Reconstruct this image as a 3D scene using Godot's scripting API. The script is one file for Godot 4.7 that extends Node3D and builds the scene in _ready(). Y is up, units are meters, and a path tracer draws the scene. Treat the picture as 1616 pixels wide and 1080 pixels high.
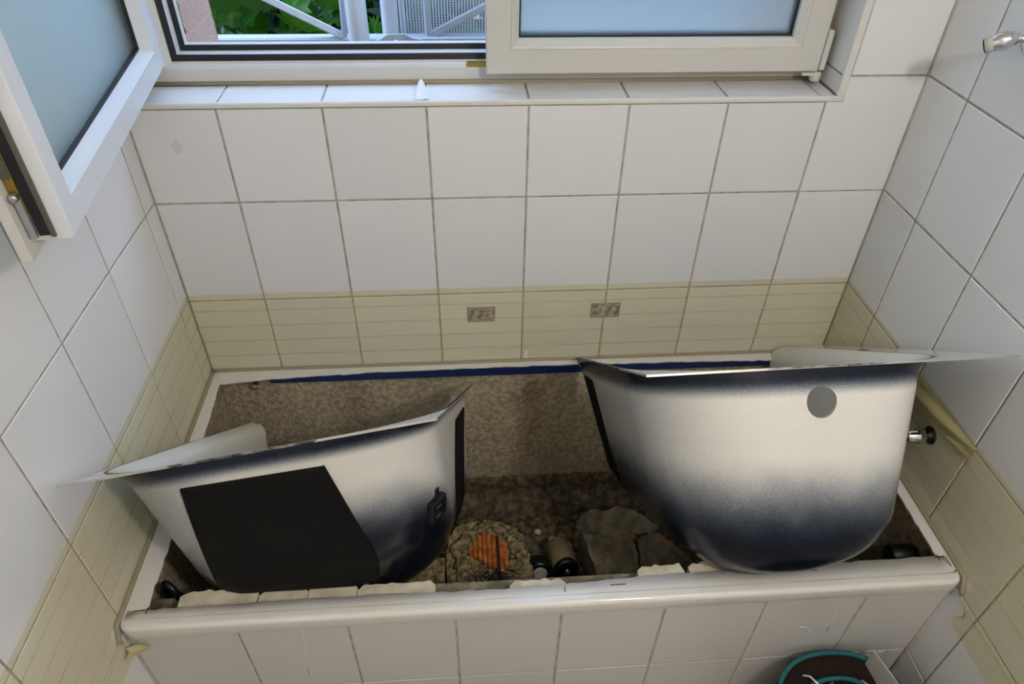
extends Node3D

const W := 1.5636          # width between the two side walls
const FLOOR := -0.5377
const CEIL := 1.98
var M := {}
var taken := {}
var rng := RandomNumberGenerator.new()
var noise := FastNoiseLite.new()
var tile_meshes := {}

# ------------------------------------------------------------------ scene
func _ready():
	rng.seed = 7
	noise.seed = 3; noise.noise_type = FastNoiseLite.TYPE_SIMPLEX_SMOOTH; noise.frequency = 1.0; noise.fractal_octaves = 3
	var cam := Camera3D.new(); cam.name = "camera"; add_child(cam)
	cam.position = Vector3(0.6346, 1.1844, 1.3485)
	cam.rotation = Vector3(-0.6932, -0.0827, 0.0196)
	cam.fov = rad_to_deg(2.0 * atan(540.0 / 1110.0)); cam.near = 0.02; cam.current = true
	var we := WorldEnvironment.new(); we.name = "environment"; add_child(we)
	var e := Environment.new(); we.environment = e
	var sm := ProceduralSkyMaterial.new()
	sm.sky_top_color = Color(0.61, 0.72, 0.89); sm.sky_horizon_color = Color(0.73, 0.82, 0.93); sm.sky_curve = 0.25
	sm.ground_bottom_color = Color(0.30, 0.33, 0.30); sm.ground_horizon_color = Color(0.55, 0.60, 0.60)
	sm.sun_angle_max = 0.0
	var sky := Sky.new(); sky.sky_material = sm
	e.background_mode = Environment.BG_SKY; e.sky = sky; e.background_energy_multiplier = 10.5
	e.tonemap_mode = Environment.TONE_MAPPER_LINEAR; e.tonemap_exposure = 1.0
	e.sdfgi_enabled = true; e.ssao_enabled = true; e.ssil_enabled = true
	lamp(Vector3(1.30, 1.60, 1.64), Color(1.0, 0.98, 0.97), 0.86)
	materials()
	room()
	window()
	tub_rim()
	cavity()
	tubs()
	tape()
	fittings()
	tools()
	outside()

func lamp(p: Vector3, c: Color, energy: float):
	M.lamp_glass = flat(Color(1, 0.97, 0.92), 0.4)
	M.lamp_glass.emission_enabled = true; M.lamp_glass.emission = c; M.lamp_glass.emission_energy_multiplier = 3.0
	M.lamp_metal = flat(Color(0.75, 0.75, 0.75), 0.3, 0.9)
	var t := thing("ceiling_lamp", "round white globe lamp hanging from the bathroom ceiling", "lamp", Vector3(p.x, CEIL, p.z))
	var st := begin(true)
	lathe(st, [[0.0, 0.0], [0.055, 0.0], [0.055, -0.015], [0.012, -0.03], [0.012, p.y - CEIL + 0.075], [0.028, p.y - CEIL + 0.07], [0.028, p.y - CEIL + 0.06], [0.0, p.y - CEIL + 0.06]], 28)
	put(st, "base", M.lamp_metal, t)
	var st2 := begin(true)
	var pr := []
	for i in 15: pr.append([0.065 * sin(PI * i / 14.0), 0.065 * cos(PI * i / 14.0)])
	lathe(st2, pr, 32, Transform3D(Basis(), Vector3(0, p.y - CEIL, 0)))
	put(st2, "globe", M.lamp_glass, t)
	var l := OmniLight3D.new(); l.name = "lamp_light"; t.add_child(l)
	l.position = Vector3(0, p.y - CEIL, 0); l.light_color = c; l.light_energy = energy; l.light_size = 0.06
	l.omni_range = 8.0; l.omni_attenuation = 2.0; l.shadow_enabled = true

# ------------------------------------------------------------------ helpers
func numbered(called: String, parent) -> String:
	var k := str(parent.get_instance_id()) + called
	taken[k] = taken.get(k, -1) + 1
	return called if taken[k] == 0 else "%s_%03d" % [called, taken[k]]

func thing(called: String, label: String, category: String, at := Vector3.ZERO, group := "") -> Node3D:
	var o := Node3D.new(); o.name = numbered(called, self); add_child(o, true); o.position = at
	tag(o, label, category, group)
	return o

func tag(o, label: String, category: String, group := ""):
	o.set_meta("label", label); o.set_meta("category", category)
	if group: o.set_meta("group", group)

func struct(called: String, label := "") -> Node3D:
	var o := Node3D.new(); o.name = called; add_child(o, true); o.set_meta("kind", "structure")
	if label:
		o.set_meta("label", label); o.set_meta("category", called.split("_")[0])
	return o

func begin(smooth := false) -> SurfaceTool:
	var st := SurfaceTool.new(); st.begin(Mesh.PRIMITIVE_TRIANGLES)
	st.set_smooth_group(0 if smooth else -1)
	return st

func put(st, called: String, m: Material, parent = self, xf := Transform3D()) -> MeshInstance3D:
	var o := MeshInstance3D.new()
	if st is SurfaceTool:
		st.generate_normals()
		o.mesh = st.commit()
	else:
		o.mesh = st
	o.material_override = m
	o.name = numbered(called, parent); parent.add_child(o, true); o.transform = xf
	return o

func tri(st: SurfaceTool, a, b, c):      # counter-clockwise seen from outside
	st.add_vertex(a); st.add_vertex(c); st.add_vertex(b)

func quad(st: SurfaceTool, a, b, c, d):
	tri(st, a, b, c); tri(st, a, c, d)

func box(st: SurfaceTool, c: Vector3, s: Vector3, ch := 0.0, b := Basis()):
	var h := s * 0.5
	var p := func(sx, sy, sz, ax):
		var v := Vector3(sx * (h.x - (0.0 if ax == 0 else ch)), sy * (h.y - (0.0 if ax == 1 else ch)), sz * (h.z - (0.0 if ax == 2 else ch)))
		return c + b * v
	for s1 in [-1, 1]:
		var f := [[p.call(s1, -1, -1, 0), p.call(s1, 1, -1, 0), p.call(s1, 1, 1, 0), p.call(s1, -1, 1, 0)],
			[p.call(-1, s1, -1, 1), p.call(-1, s1, 1, 1), p.call(1, s1, 1, 1), p.call(1, s1, -1, 1)],
			[p.call(-1, -1, s1, 2), p.call(1, -1, s1, 2), p.call(1, 1, s1, 2), p.call(-1, 1, s1, 2)]]
		for q in f:
			if s1 > 0: quad(st, q[0], q[1], q[2], q[3])
			else: quad(st, q[3], q[2], q[1], q[0])
	if ch <= 0.0: return
	var n := func(q, mid):            # a quad or triangle turned to face away from the centre
		var nn: Vector3 = (q[1] - q[0]).cross(q[2] - q[0])
		if nn.dot(mid - c) < 0: q.reverse()
		if q.size() == 4: quad(st, q[0], q[1], q[2], q[3])
		else: tri(st, q[0], q[1], q[2])
	for a in [-1, 1]:
		for d in [-1, 1]:
			var e1 := [p.call(a, d, -1, 0), p.call(a, d, 1, 0), p.call(a, d, 1, 1), p.call(a, d, -1, 1)]
			n.call(e1, (e1[0] + e1[2]) / 2)
			var e2 := [p.call(a, -1, d, 0), p.call(a, 1, d, 0), p.call(a, 1, d, 2), p.call(a, -1, d, 2)]
			n.call(e2, (e2[0] + e2[2]) / 2)
			var e3 := [p.call(-1, a, d, 1), p.call(1, a, d, 1), p.call(1, a, d, 2), p.call(-1, a, d, 2)]
			n.call(e3, (e3[0] + e3[2]) / 2)
			for g in [-1, 1]:
				var e4 := [p.call(a, d, g, 0), p.call(a, d, g, 1), p.call(a, d, g, 2)]
				n.call(e4, e4[0])

func span(st: SurfaceTool, lo: Vector3, hi: Vector3, ch := 0.0):
	box(st, (lo + hi) / 2, hi - lo, ch)

func lathe(st: SurfaceTool, pr: Array, segs := 24, xf := Transform3D()):   # profile of [radius, height] going down turns outward
	for i in pr.size() - 1:
		for k in segs:
			var a := TAU * k / segs; var b := TAU * (k + 1) / segs
			var p = func(r, y, t): return xf * Vector3(r * cos(t), y, r * sin(t))
			var v0 = p.call(pr[i][0], pr[i][1], a); var v1 = p.call(pr[i][0], pr[i][1], b)
			var v2 = p.call(pr[i + 1][0], pr[i + 1][1], b); var v3 = p.call(pr[i + 1][0], pr[i + 1][1], a)
			if pr[i][0] > 1e-6: tri(st, v0, v1, v2)
			if pr[i + 1][0] > 1e-6: tri(st, v0, v2, v3)

func along(a: Vector3, b: Vector3) -> Transform3D:      # the y axis laid from a towards b
	var y := (b - a).normalized()
	var x := y.cross(Vector3(0.3, 0.2, 0.9)).normalized()
	return Transform3D(Basis(x, y, x.cross(y)), a)

func rod(st: SurfaceTool, a: Vector3, b: Vector3, r: float, segs := 14):
	var l := a.distance_to(b)
	lathe(st, [[0.0, l], [r * 0.9, l], [r, l - r * 0.1], [r, r * 0.1], [r * 0.9, 0.0], [0.0, 0.0]], segs, along(a, b))

func tube(st: SurfaceTool, path: Array, r: float, segs := 10, closed := false):
	var rings := []
	var n := path.size()
	var side := Vector3.ZERO
	for i in n:
		var d: Vector3 = (path[(i + 1) % n] - path[i - 1]) if closed else (path[min(i + 1, n - 1)] - path[max(i - 1, 0)])
		d = d.normalized()
		if side == Vector3.ZERO: side = d.cross(Vector3(0.31, 0.9, 0.27)).normalized()
		side = (side - d * side.dot(d)).normalized()
		var up := d.cross(side)
		var ring := []
		for k in segs: ring.append(path[i] + (side * cos(TAU * k / segs) + up * sin(TAU * k / segs)) * r)
		rings.append(ring)
	for i in (n if closed else n - 1):
		for k in segs:
			var q0 = rings[i][k]; var q1 = rings[i][(k + 1) % segs]
			var j := (i + 1) % n
			quad(st, q0, q1, rings[j][(k + 1) % segs], rings[j][k])
	if not closed:
		for k in range(1, segs - 1):
			tri(st, rings[0][0], rings[0][k + 1], rings[0][k])
			tri(st, rings[n - 1][0], rings[n - 1][k], rings[n - 1][k + 1])

func prism(st: SurfaceTool, poly: PackedVector2Array, h0: float, h1: float, xf := Transform3D()):   # polygon in x, y raised along z
	if not Geometry2D.is_polygon_clockwise(poly): pass
	else: poly.reverse()
	var ix := Geometry2D.triangulate_polygon(poly)
	for i in range(0, ix.size(), 3):
		var a := poly[ix[i]]; var b := poly[ix[i + 1]]; var c := poly[ix[i + 2]]
		if (b - a).cross(c - a) < 0:
			var t := b; b = c; c = t
		tri(st, xf * Vector3(a.x, a.y, h1), xf * Vector3(b.x, b.y, h1), xf * Vector3(c.x, c.y, h1))
		tri(st, xf * Vector3(a.x, a.y, h0), xf * Vector3(c.x, c.y, h0), xf * Vector3(b.x, b.y, h0))
	for i in poly.size():
		var a := poly[i]; var b := poly[(i + 1) % poly.size()]
		quad(st, xf * Vector3(a.x, a.y, h0), xf * Vector3(b.x, b.y, h0), xf * Vector3(b.x, b.y, h1), xf * Vector3(a.x, a.y, h1))

func mitred(st: SurfaceTool, r: Array, prof: Array, xf: Transform3D, closed := false):   # rect [p0, q0, p1, q1]; profile of [inset, depth]
	var n := prof.size()
	for i in (n if closed else n - 1):
		var a = prof[i]; var b = prof[(i + 1) % n]
		var A := []; var B := []
		for c in [[0, 1, 1, 1], [2, 1, -1, 1], [2, 3, -1, -1], [0, 3, 1, -1]]:
			A.append(xf * Vector3(r[c[0]] + c[2] * a[0], r[c[1]] + c[3] * a[0], -a[1]))
			B.append(xf * Vector3(r[c[0]] + c[2] * b[0], r[c[1]] + c[3] * b[0], -b[1]))
		for k in 4:
			quad(st, A[k], A[(k + 1) % 4], B[(k + 1) % 4], B[k])

func sheet(st: SurfaceTool, g: Array, flip := false, uv := []):   # grid of points, rows of columns
	for i in g.size() - 1:
		for j in g[i].size() - 1:
			var q := [[i, j], [i, j + 1], [i + 1, j + 1], [i + 1, j]]
			if flip: q.reverse()
			for k in [0, 2, 1, 0, 3, 2]:
				if uv.size(): st.set_uv(uv[q[k][0]][q[k][1]])
				st.add_vertex(g[q[k][0]][q[k][1]])

func slab(outline: Array, base: float, h: float, rough: float, sd: int, tilt := Vector2.ZERO) -> SurfaceTool:   # broken lump lying on base; outline of Vector2(x, z)
	var st := begin(true)
	var c := Vector2.ZERO
	for p in outline: c += p
	c /= outline.size()
	var fine := []
	for i in outline.size():
		var a: Vector2 = outline[i]; var b: Vector2 = outline[(i + 1) % outline.size()]
		for k in 7:
			var p := a.lerp(b, k / 7.0)
			fine.append(p + Vector2(noise.get_noise_3d(p.x * 70, p.y * 70, sd), noise.get_noise_3d(p.x * 70, p.y * 70, sd + 9)) * rough * 1.5)
	var rows := []; var sides := []
	for f in [[1.04, 0.0], [1.015, 0.5], [1.0, 1.0], [0.97, 1.0], [0.88, 1.0], [0.74, 1.0], [0.6, 1.0], [0.45, 1.0], [0.3, 1.0], [0.15, 1.0], [0.0, 1.0]]:
		var row := []
		for i in fine.size() + 1:
			var p: Vector2 = c + (fine[i % fine.size()] - c) * f[0]
			var y: float = base + (h + tilt.dot(p - c)) * f[1]
			if f[1] > 0.1: y += noise.get_noise_3d(p.x * 24, p.y * 24, sd * 3.7) * rough * 0.8 + noise.get_noise_3d(p.x * 90, p.y * 90, sd * 1.7) * rough * 0.45
			row.append(Vector3(p.x, y, p.y))
		if f[0] >= 1.0: sides.append(row)
		if f[0] <= 1.0: rows.append(row)
	var area := 0.0
	for i in outline.size(): area += outline[i].cross(outline[(i + 1) % outline.size()])
	sheet(st, rows, area < 0)
	st.set_smooth_group(1)
	sheet(st, sides, area < 0)
	return st

# ------------------------------------------------------------------ materials
func flat(c: Color, rough: float, metal := 0.0, spec := 0.5) -> StandardMaterial3D:
	var m := StandardMaterial3D.new(); m.albedo_color = c; m.roughness = rough; m.metallic = metal; m.metallic_specular = spec
	return m

func noise_tex(freq: float, ramp: Array, size := 256, sd := 1, oct := 4, normal := 0.0) -> NoiseTexture2D:
	var t := NoiseTexture2D.new(); t.width = size; t.height = size; t.seamless = true
	var n := FastNoiseLite.new(); n.seed = sd; n.frequency = freq; n.fractal_octaves = oct; n.noise_type = FastNoiseLite.TYPE_SIMPLEX_SMOOTH
	t.noise = n
	if normal > 0: t.as_normal_map = true; t.bump_strength = normal
	if ramp.size():
		var g := Gradient.new(); var off := PackedFloat32Array(); var cs := PackedColorArray()
		for r in ramp: off.append(r[0]); cs.append(r[1])
		g.offsets = off; g.colors = cs; t.color_ramp = g
	return t

func mineral(c0: Color, c1: Color, c2: Color, freq: float, scale: float, bump := 6.0, sd := 5) -> StandardMaterial3D:
	var m := flat(Color.WHITE, 0.95, 0.0, 0.2)
	m.albedo_texture = noise_tex(freq, [[0.25, c0], [0.5, c1], [0.78, c2]], 512, sd, 5)
	m.normal_enabled = true; m.normal_texture = noise_tex(freq * 2.0, [], 512, sd + 1, 5, bump); m.normal_scale = 1.0
	m.uv1_triplanar = true; m.uv1_world_triplanar = true; m.uv1_scale = Vector3.ONE * scale
	return m

func materials():
	M.tiles = []
	for v in [0.865, 0.875, 0.885]:
		var m := flat(Color(v, v * 0.998, v * 0.99), 0.13, 0.0, 0.5)
		M.tiles.append(m)
	M.tile_scuffed = flat(Color.WHITE, 0.22, 0.0, 0.5)
	M.tile_scuffed.albedo_texture = scuffs()
	M.tile_scuffed.uv1_triplanar = true; M.tile_scuffed.uv1_world_triplanar = true; M.tile_scuffed.uv1_scale = Vector3.ONE * 1.6
	M.grout = mineral(Color(0.60, 0.585, 0.555), Color(0.66, 0.64, 0.605), Color(0.71, 0.69, 0.655), 0.02, 3.0, 2.0, 11)
	M.plaster = flat(Color(0.86, 0.85, 0.82), 0.9)
	M.floor = flat(Color(0.60, 0.57, 0.53), 0.4)
	M.pvc = flat(Color(0.79, 0.78, 0.75), 0.32, 0.0, 0.45)
	M.pvc_outer = flat(Color(0.84, 0.85, 0.86), 0.30, 0.0, 0.45)
	M.trim = flat(Color(0.85, 0.84, 0.80), 0.3)
	M.gasket = flat(Color(0.035, 0.035, 0.05), 0.55)
	M.olive = flat(Color(0.33, 0.32, 0.28), 0.5)
	M.brass = flat(Color(0.62, 0.53, 0.24), 0.35, 0.85)
	M.steel = flat(Color(0.72, 0.73, 0.75), 0.28, 0.9)
	M.chrome = flat(Color(0.85, 0.85, 0.87), 0.08, 1.0)
	M.raw_steel = flat(Color(0.78, 0.75, 0.72), 0.3, 0.8)
	M.sealant = flat(Color(0.60, 0.56, 0.46), 0.6)
	M.glass = flat(Color(0.95, 1.0, 1.0, 0.0), 0.62, 0.0, 0.5)      # frosted: clear glass with a rough face
	M.glass.refraction_enabled = true; M.glass.refraction_scale = 0.05
	M.enamel = flat(Color(0.87, 0.86, 0.83), 0.12, 0.0, 0.5)
	M.enamel.clearcoat_enabled = true; M.enamel.clearcoat = 0.3; M.enamel.clearcoat_roughness = 0.05
	M.enamel_edge = flat(Color(0.86, 0.85, 0.81), 0.3)
	M.blue = flat(Color(0.10, 0.17, 0.36), 0.3)
	M.bitumen = flat(Color(0.055, 0.05, 0.045), 0.8, 0.0, 0.3)
	M.bitumen.normal_enabled = true; M.bitumen.normal_texture = noise_tex(0.2, [], 256, 31, 2, 2.0); M.bitumen.normal_scale = 0.4
	M.bitumen.uv1_triplanar = true; M.bitumen.uv1_scale = Vector3.ONE * 6
	M.rubber = flat(Color(0.03, 0.03, 0.03), 0.5)
	M.concrete = mineral(Color(0.62, 0.565, 0.46), Color(0.70, 0.645, 0.54), Color(0.77, 0.72, 0.61), 0.03, 3.0, 5.0, 5)
	M.concrete.vertex_color_use_as_albedo = true
	M.screed = mineral(Color(0.26, 0.22, 0.17), Color(0.36, 0.32, 0.25), Color(0.48, 0.43, 0.34), 0.02, 3.0, 10.0, 8)
	M.mortar = mineral(Color(0.40, 0.36, 0.25), Color(0.55, 0.50, 0.36), Color(0.66, 0.61, 0.47), 0.02, 4.0, 9.0, 14)
	M.grey_mortar = mineral(Color(0.43, 0.40, 0.33), Color(0.51, 0.475, 0.40), Color(0.58, 0.54, 0.46), 0.02, 2.0, 5.0, 17)
	M.terracotta = mineral(Color(0.62, 0.33, 0.15), Color(0.74, 0.43, 0.21), Color(0.82, 0.54, 0.30), 0.02, 4.0, 4.0, 19)
	M.white_chip = mineral(Color(0.74, 0.70, 0.61), Color(0.79, 0.755, 0.67), Color(0.83, 0.80, 0.72), 0.02, 2.0, 1.5, 23)
	M.stucco = mineral(Color(0.74, 0.62, 0.56), Color(0.80, 0.68, 0.62), Color(0.85, 0.74, 0.68), 0.05, 6.0, 14.0, 27)
	M.tape = flat(Color(0.89, 0.835, 0.36, 0.22), 0.45, 0.0, 0.35)
	M.tape.transparency = BaseMaterial3D.TRANSPARENCY_ALPHA
	M.tape_thick = flat(Color(0.74, 0.70, 0.52), 0.6, 0.0, 0.3)
	M.residue = mineral(Color(0.48, 0.46, 0.39), Color(0.64, 0.61, 0.52), Color(0.72, 0.69, 0.58), 0.02, 6.0, 3.0, 29)
	M.smear = flat(Color(0.60, 0.57, 0.53, 0.05), 0.7); M.smear.transparency = BaseMaterial3D.TRANSPARENCY_ALPHA
	M.paper = flat(Color(0.86, 0.86, 0.86), 0.8)
	M.teal = flat(Color(0.05, 0.36, 0.38), 0.7)
	M.felt = mineral(Color(0.10, 0.08, 0.07), Color(0.16, 0.13, 0.11), Color(0.22, 0.18, 0.15), 0.06, 8.0, 4.0, 33)
	M.black = flat(Color(0.02, 0.02, 0.022), 0.4)
	M.dark_green = flat(Color(0.03, 0.10, 0.06), 0.25)
	M.pipe = flat(Color(0.52, 0.45, 0.33), 0.5)
	M.red = flat(Color(0.35, 0.04, 0.05), 0.5)
	M.grit = flat(Color(0.12, 0.105, 0.095), 0.5)
	M.hose = flat(Color(0.03, 0.05, 0.12), 0.35)
	M.white_plastic = flat(Color(0.72, 0.70, 0.66), 0.45)
	M.galv = flat(Color(0.70, 0.73, 0.76), 0.5, 0.25)
	M.mesh_white = flat(Color(0.80, 0.84, 0.88), 0.6)
	M.leaf = []
	for c in [Color(0.055, 0.16, 0.03), Color(0.09, 0.23, 0.04), Color(0.04, 0.13, 0.03), Color(0.12, 0.27, 0.06)]:
		var m := flat(c, 0.32, 0.0, 0.5); m.backlight_enabled = true; m.backlight = Color(0.20, 0.32, 0.06)
		M.leaf.append(m)
	M.near_leaf = []
	for c in [Color(0.13, 0.33, 0.06), Color(0.09, 0.25, 0.05), Color(0.17, 0.38, 0.09)]:
		var m := flat(c, 0.28, 0.0, 0.5); m.backlight_enabled = true; m.backlight = Color(0.22, 0.34, 0.06)
		M.near_leaf.append(m)
	M.bark = flat(Color(0.16, 0.12, 0.09), 0.9)
	M.ground = mineral(Color(0.09, 0.13, 0.05), Color(0.14, 0.19, 0.08), Color(0.20, 0.24, 0.12), 0.02, 1.0, 4.0, 37)
	M.rust = flat(Color(0.22, 0.12, 0.07), 0.8)

func scuffs() -> ImageTexture:      # pale tile with faint chalky drag marks
	var n := 1024
	var im := Image.create_empty(n, n, false, Image.FORMAT_RGB8)
	im.fill(Color(0.80, 0.79, 0.765))
	var r := RandomNumberGenerator.new(); r.seed = 41
	for k in 900:
		var x := r.randf() * n; var y := r.randf() * n
		var a := r.randf_range(-1.2, 1.2); var l := r.randi_range(3, 22); var w := r.randf_range(0.15, 0.8)
		if noise.get_noise_3d(x / 160.0, y / 160.0, 5.0) < -0.05: continue
		for i in l:
			x += cos(a) * 1.2; y += sin(a) * 1.2; a += r.randf_range(-0.25, 0.25)
			var px := posmod(int(x), n); var py := posmod(int(y), n)
			im.set_pixel(px, py, im.get_pixel(px, py).lerp(Color(0.95, 0.93, 0.88), w))
	return ImageTexture.create_from_image(im)

# ------------------------------------------------------------------ tiled room
func tile(parent, called: String, xf: Transform3D, w: float, h: float, m: Material = null):   # xf: lower corner, z out of the wall
	var g := 0.0021
	if w < 0.012 or h < 0.012: return
	var key := "%d_%d" % [int(round(w * 5000)), int(round(h * 5000))]
	if not tile_meshes.has(key):
		var st := begin()
		box(st, Vector3(w / 2, h / 2, -0.004), Vector3(w - 2 * g, h - 2 * g, 0.008), 0.0011)
		st.generate_normals(); tile_meshes[key] = st.commit()
	var j := Transform3D(Basis(Vector3(0, 1, 0), rng.randf_range(-0.0013, 0.0013)) * Basis(Vector3(1, 0, 0), rng.randf_range(-0.0013, 0.0013)), Vector3(0, 0, rng.randf_range(-0.00025, 0.0002)))
	put(tile_meshes[key], called, m if m else M.tiles[rng.randi() % 3], parent, xf * j)

func room():
	var rows := [0.2123, 0.4623, 0.7123, 0.9623, 1.2123, 1.4623]
	# back wall with the window opening
	var wb := struct("wall_back")
	var st := begin()
	span(st, Vector3(-0.12, FLOOR - 0.1, -0.36), Vector3(W + 0.12, 0.662, -0.0075))
	span(st, Vector3(1.396, 0.662, -0.36), Vector3(W + 0.12, 1.70, -0.0075))
	span(st, Vector3(-0.12, 0.662, -0.36), Vector3(0.03, 1.70, -0.098))
	span(st, Vector3(-0.12, 1.70, -0.36), Vector3(W + 0.12, CEIL + 0.1, -0.0075))
	put(st, "masonry", M.plaster, wb)
	st = begin()
	span(st, Vector3(0, 0.0, -0.0075), Vector3(W, 0.661, -0.0012))
	span(st, Vector3(1.400, 0.661, -0.0075), Vector3(W, 1.70, -0.0012))
	span(st, Vector3(0, 0.661, -0.0995), Vector3(1.40, 0.669, -0.0075))
	span(st, Vector3(1.3912, 0.672, -0.0995), Vector3(1.398, 1.70, -0.002))
	put(st, "grout_bed", M.grout, wb)
	var cols := [0.0, 0.1706, 0.3706, 0.5706, 0.7706, 0.9706, 1.1706, 1.3706, W]
	for c in 8:
		var x0: float = cols[c]; var w: float = cols[c + 1] - x0
		tile(wb, "tile", Transform3D(Basis(), Vector3(x0, 0.0, 0)), w, rows[0])
		tile(wb, "tile", Transform3D(Basis(), Vector3(x0, rows[0], 0)), w, 0.25)
		if c < 7: tile(wb, "tile", Transform3D(Basis(), Vector3(x0, rows[1], 0)), w, 0.662 - rows[1])
	# notched tile at the window corner
	st = begin()
	prism(st, PackedVector2Array([Vector2(1.3722, 0.4639), Vector2(W - 0.0016, 0.4639), Vector2(W - 0.0016, 0.7107), Vector2(1.405, 0.7107), Vector2(1.405, 0.6615), Vector2(1.3722, 0.6615)]), -0.008, 0.0)
	put(st, "tile", M.tiles[1], wb)
	for k in range(2, 5): tile(wb, "tile", Transform3D(Basis(), Vector3(1.4045, rows[k], 0)), W - 1.4045, 0.25)
	tile(wb, "tile", Transform3D(Basis(), Vector3(1.4045, rows[5], 0)), W - 1.4045, 0.235)
	# sill tiles lie flat in the reveal, their joints drawn back a little
	var lie := Basis(Vector3(1, 0, 0), -PI / 2)
	var sx := [0.0, 0.173, 0.370, 0.5665, 0.7706, 0.9690, 1.1680, 1.3590, 1.391]
	for c in 8: tile(wb, "sill_tile", Transform3D(lie, Vector3(sx[c], 0.672, -0.0015)), sx[c + 1] - sx[c], 0.098)
	var turn := Basis(Vector3(0, 1, 0), -PI / 2)      # faces -x
	for k in [[0.674, 0.7123 - 0.674], [0.7123, 0.25], [0.9623, 0.25], [1.2123, 0.25], [1.4623, 0.235]]:
		tile(wb, "reveal_tile", Transform3D(turn, Vector3(1.389, k[0], -0.099)), 0.098, k[1])
	# side walls
	var wl := struct("wall_left")
	st = begin(); span(st, Vector3(-0.12, FLOOR - 0.1, -0.0075), Vector3(-0.0075, CEIL + 0.1, 2.8)); put(st, "masonry", M.plaster, wl)
	st = begin(); span(st, Vector3(-0.0075, FLOOR, -0.098), Vector3(-0.0012, 1.46, 1.6525)); put(st, "grout_bed", M.grout, wl)
	var wr := struct("wall_right")
	st = begin(); span(st, Vector3(W + 0.0075, FLOOR - 0.1, -0.0075), Vector3(W + 0.12, CEIL + 0.1, 2.8)); put(st, "masonry", M.plaster, wr)
	st = begin(); span(st, Vector3(W + 0.0012, FLOOR, -0.0075), Vector3(W + 0.0075, 1.46, 1.7358)); put(st, "grout_bed", M.grout, wr)
	var face_r := Basis(Vector3(0, 1, 0), PI / 2)     # faces +x; local x runs towards -z
	for k in 9:
		var z0 := 0.0526 + 0.2 * (k - 1); var z1 := z0 + 0.2
		if k == 0: z0 = 0.0
		var y := FLOOR
		for y1 in [FLOOR + 0.25, -0.0377, 0.2151, 0.4651, 0.7151, 0.9651, 1.2151, 1.46]:
			var a: float = y; y = y1
			if z1 <= 0.68 and y1 < 0.1: continue
			if z1 <= 0.67 and a < 0.0: a = 0.0
			tile(wl, "tile", Transform3D(face_r, Vector3(0, a, z1)), z1 - z0, y1 - a)
	var face_l := turn
	for k in 9:
		var z0 := 0.1358 + 0.2 * (k - 1); var z1 := z0 + 0.2
		if k == 0: z0 = 0.0
		var y := FLOOR
		for y1 in [FLOOR + 0.25, -0.0377, 0.2127, 0.4627, 0.7127, 0.9627, 1.2127, 1.46]:
			var a: float = y; y = y1
			if z1 <= 0.60 and y1 < 0.1: continue
			if z1 <= 0.60 and a < 0.0: a = 0.0
			tile(wr, "tile", Transform3D(face_l, Vector3(W, a, z0)), z1 - z0, y1 - a)
	# the tiled front of the bath
	var wa := struct("wall_apron")
	st = begin(); span(st, Vector3(0.0, FLOOR, 0.595), Vector3(W, -0.046, 0.656)); put(st, "masonry", M.grey_mortar, wa)
	st = begin(); span(st, Vector3(0.0, FLOOR, 0.656), Vector3(W, -0.040, 0.6623)); put(st, "grout_bed", M.grout, wa)
	var ac := [0.0, 0.1956, 0.3956, 0.5956, 0.7956, 0.9956, 1.1956, 1.3956, W]
	for c in 8:
		tile(wa, "tile", Transform3D(Basis(), Vector3(ac[c], -0.2877, 0.6635)), ac[c + 1] - ac[c], 0.2477, M.tile_scuffed)
		tile(wa, "tile", Transform3D(Basis(), Vector3(ac[c], FLOOR, 0.6635)), ac[c + 1] - ac[c], 0.25, M.tile_scuffed)
	# the rest of the room, behind the camera
	var wf := struct("wall_front")
	st = begin(); span(st, Vector3(-0.12, FLOOR - 0.1, 2.7), Vector3(W + 0.12, CEIL + 0.1, 2.8)); put(st, "masonry", M.plaster, wf)
	var fl := struct("floor")
	st = begin(); span(st, Vector3(-0.0075, FLOOR - 0.1, 0.6617), Vector3(W + 0.0075, FLOOR - 0.004, 2.7)); put(st, "screed", M.grout, fl)
	for i in 4:
		for k in 5:
			tile(fl, "tile", Transform3D(lie, Vector3(i * W / 4, FLOOR, 0.664 + (k + 1) * 0.4)), W / 4, 0.4, M.floor)
	var ce := struct("ceiling")
	st = begin(); span(st, Vector3(-0.12, CEIL, -0.02), Vector3(W + 0.12, CEIL + 0.1, 2.8)); put(st, "plaster", M.plaster, ce)
	# white edging strip along the sill and up the reveal
	var tr := struct("trim_1")
	st = begin()
	span(st, Vector3(0.001, 0.6625, -0.006), Vector3(1.404, 0.6730, 0.0035), 0.0022)
	put(st, "edging_strip", M.trim, tr)
	st = begin(); span(st, Vector3(1.3885, 0.6733, -0.006), Vector3(1.404, 1.699, 0.0035), 0.0022)
	put(st, "edging_strip", M.trim, tr)
	st = begin(true)
	tube(st, [Vector3(0.03, 0.674, -0.099), Vector3(0.7, 0.674, -0.0985), Vector3(1.386, 0.674, -0.099)], 0.0055, 8)
	tube(st, [Vector3(1.386, 0.674, -0.0985), Vector3(1.3855, 1.0, -0.0985), Vector3(1.386, 1.69, -0.0985)], 0.0055, 8)
	put(st, "sealant_bead", M.sealant, tr)
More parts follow.
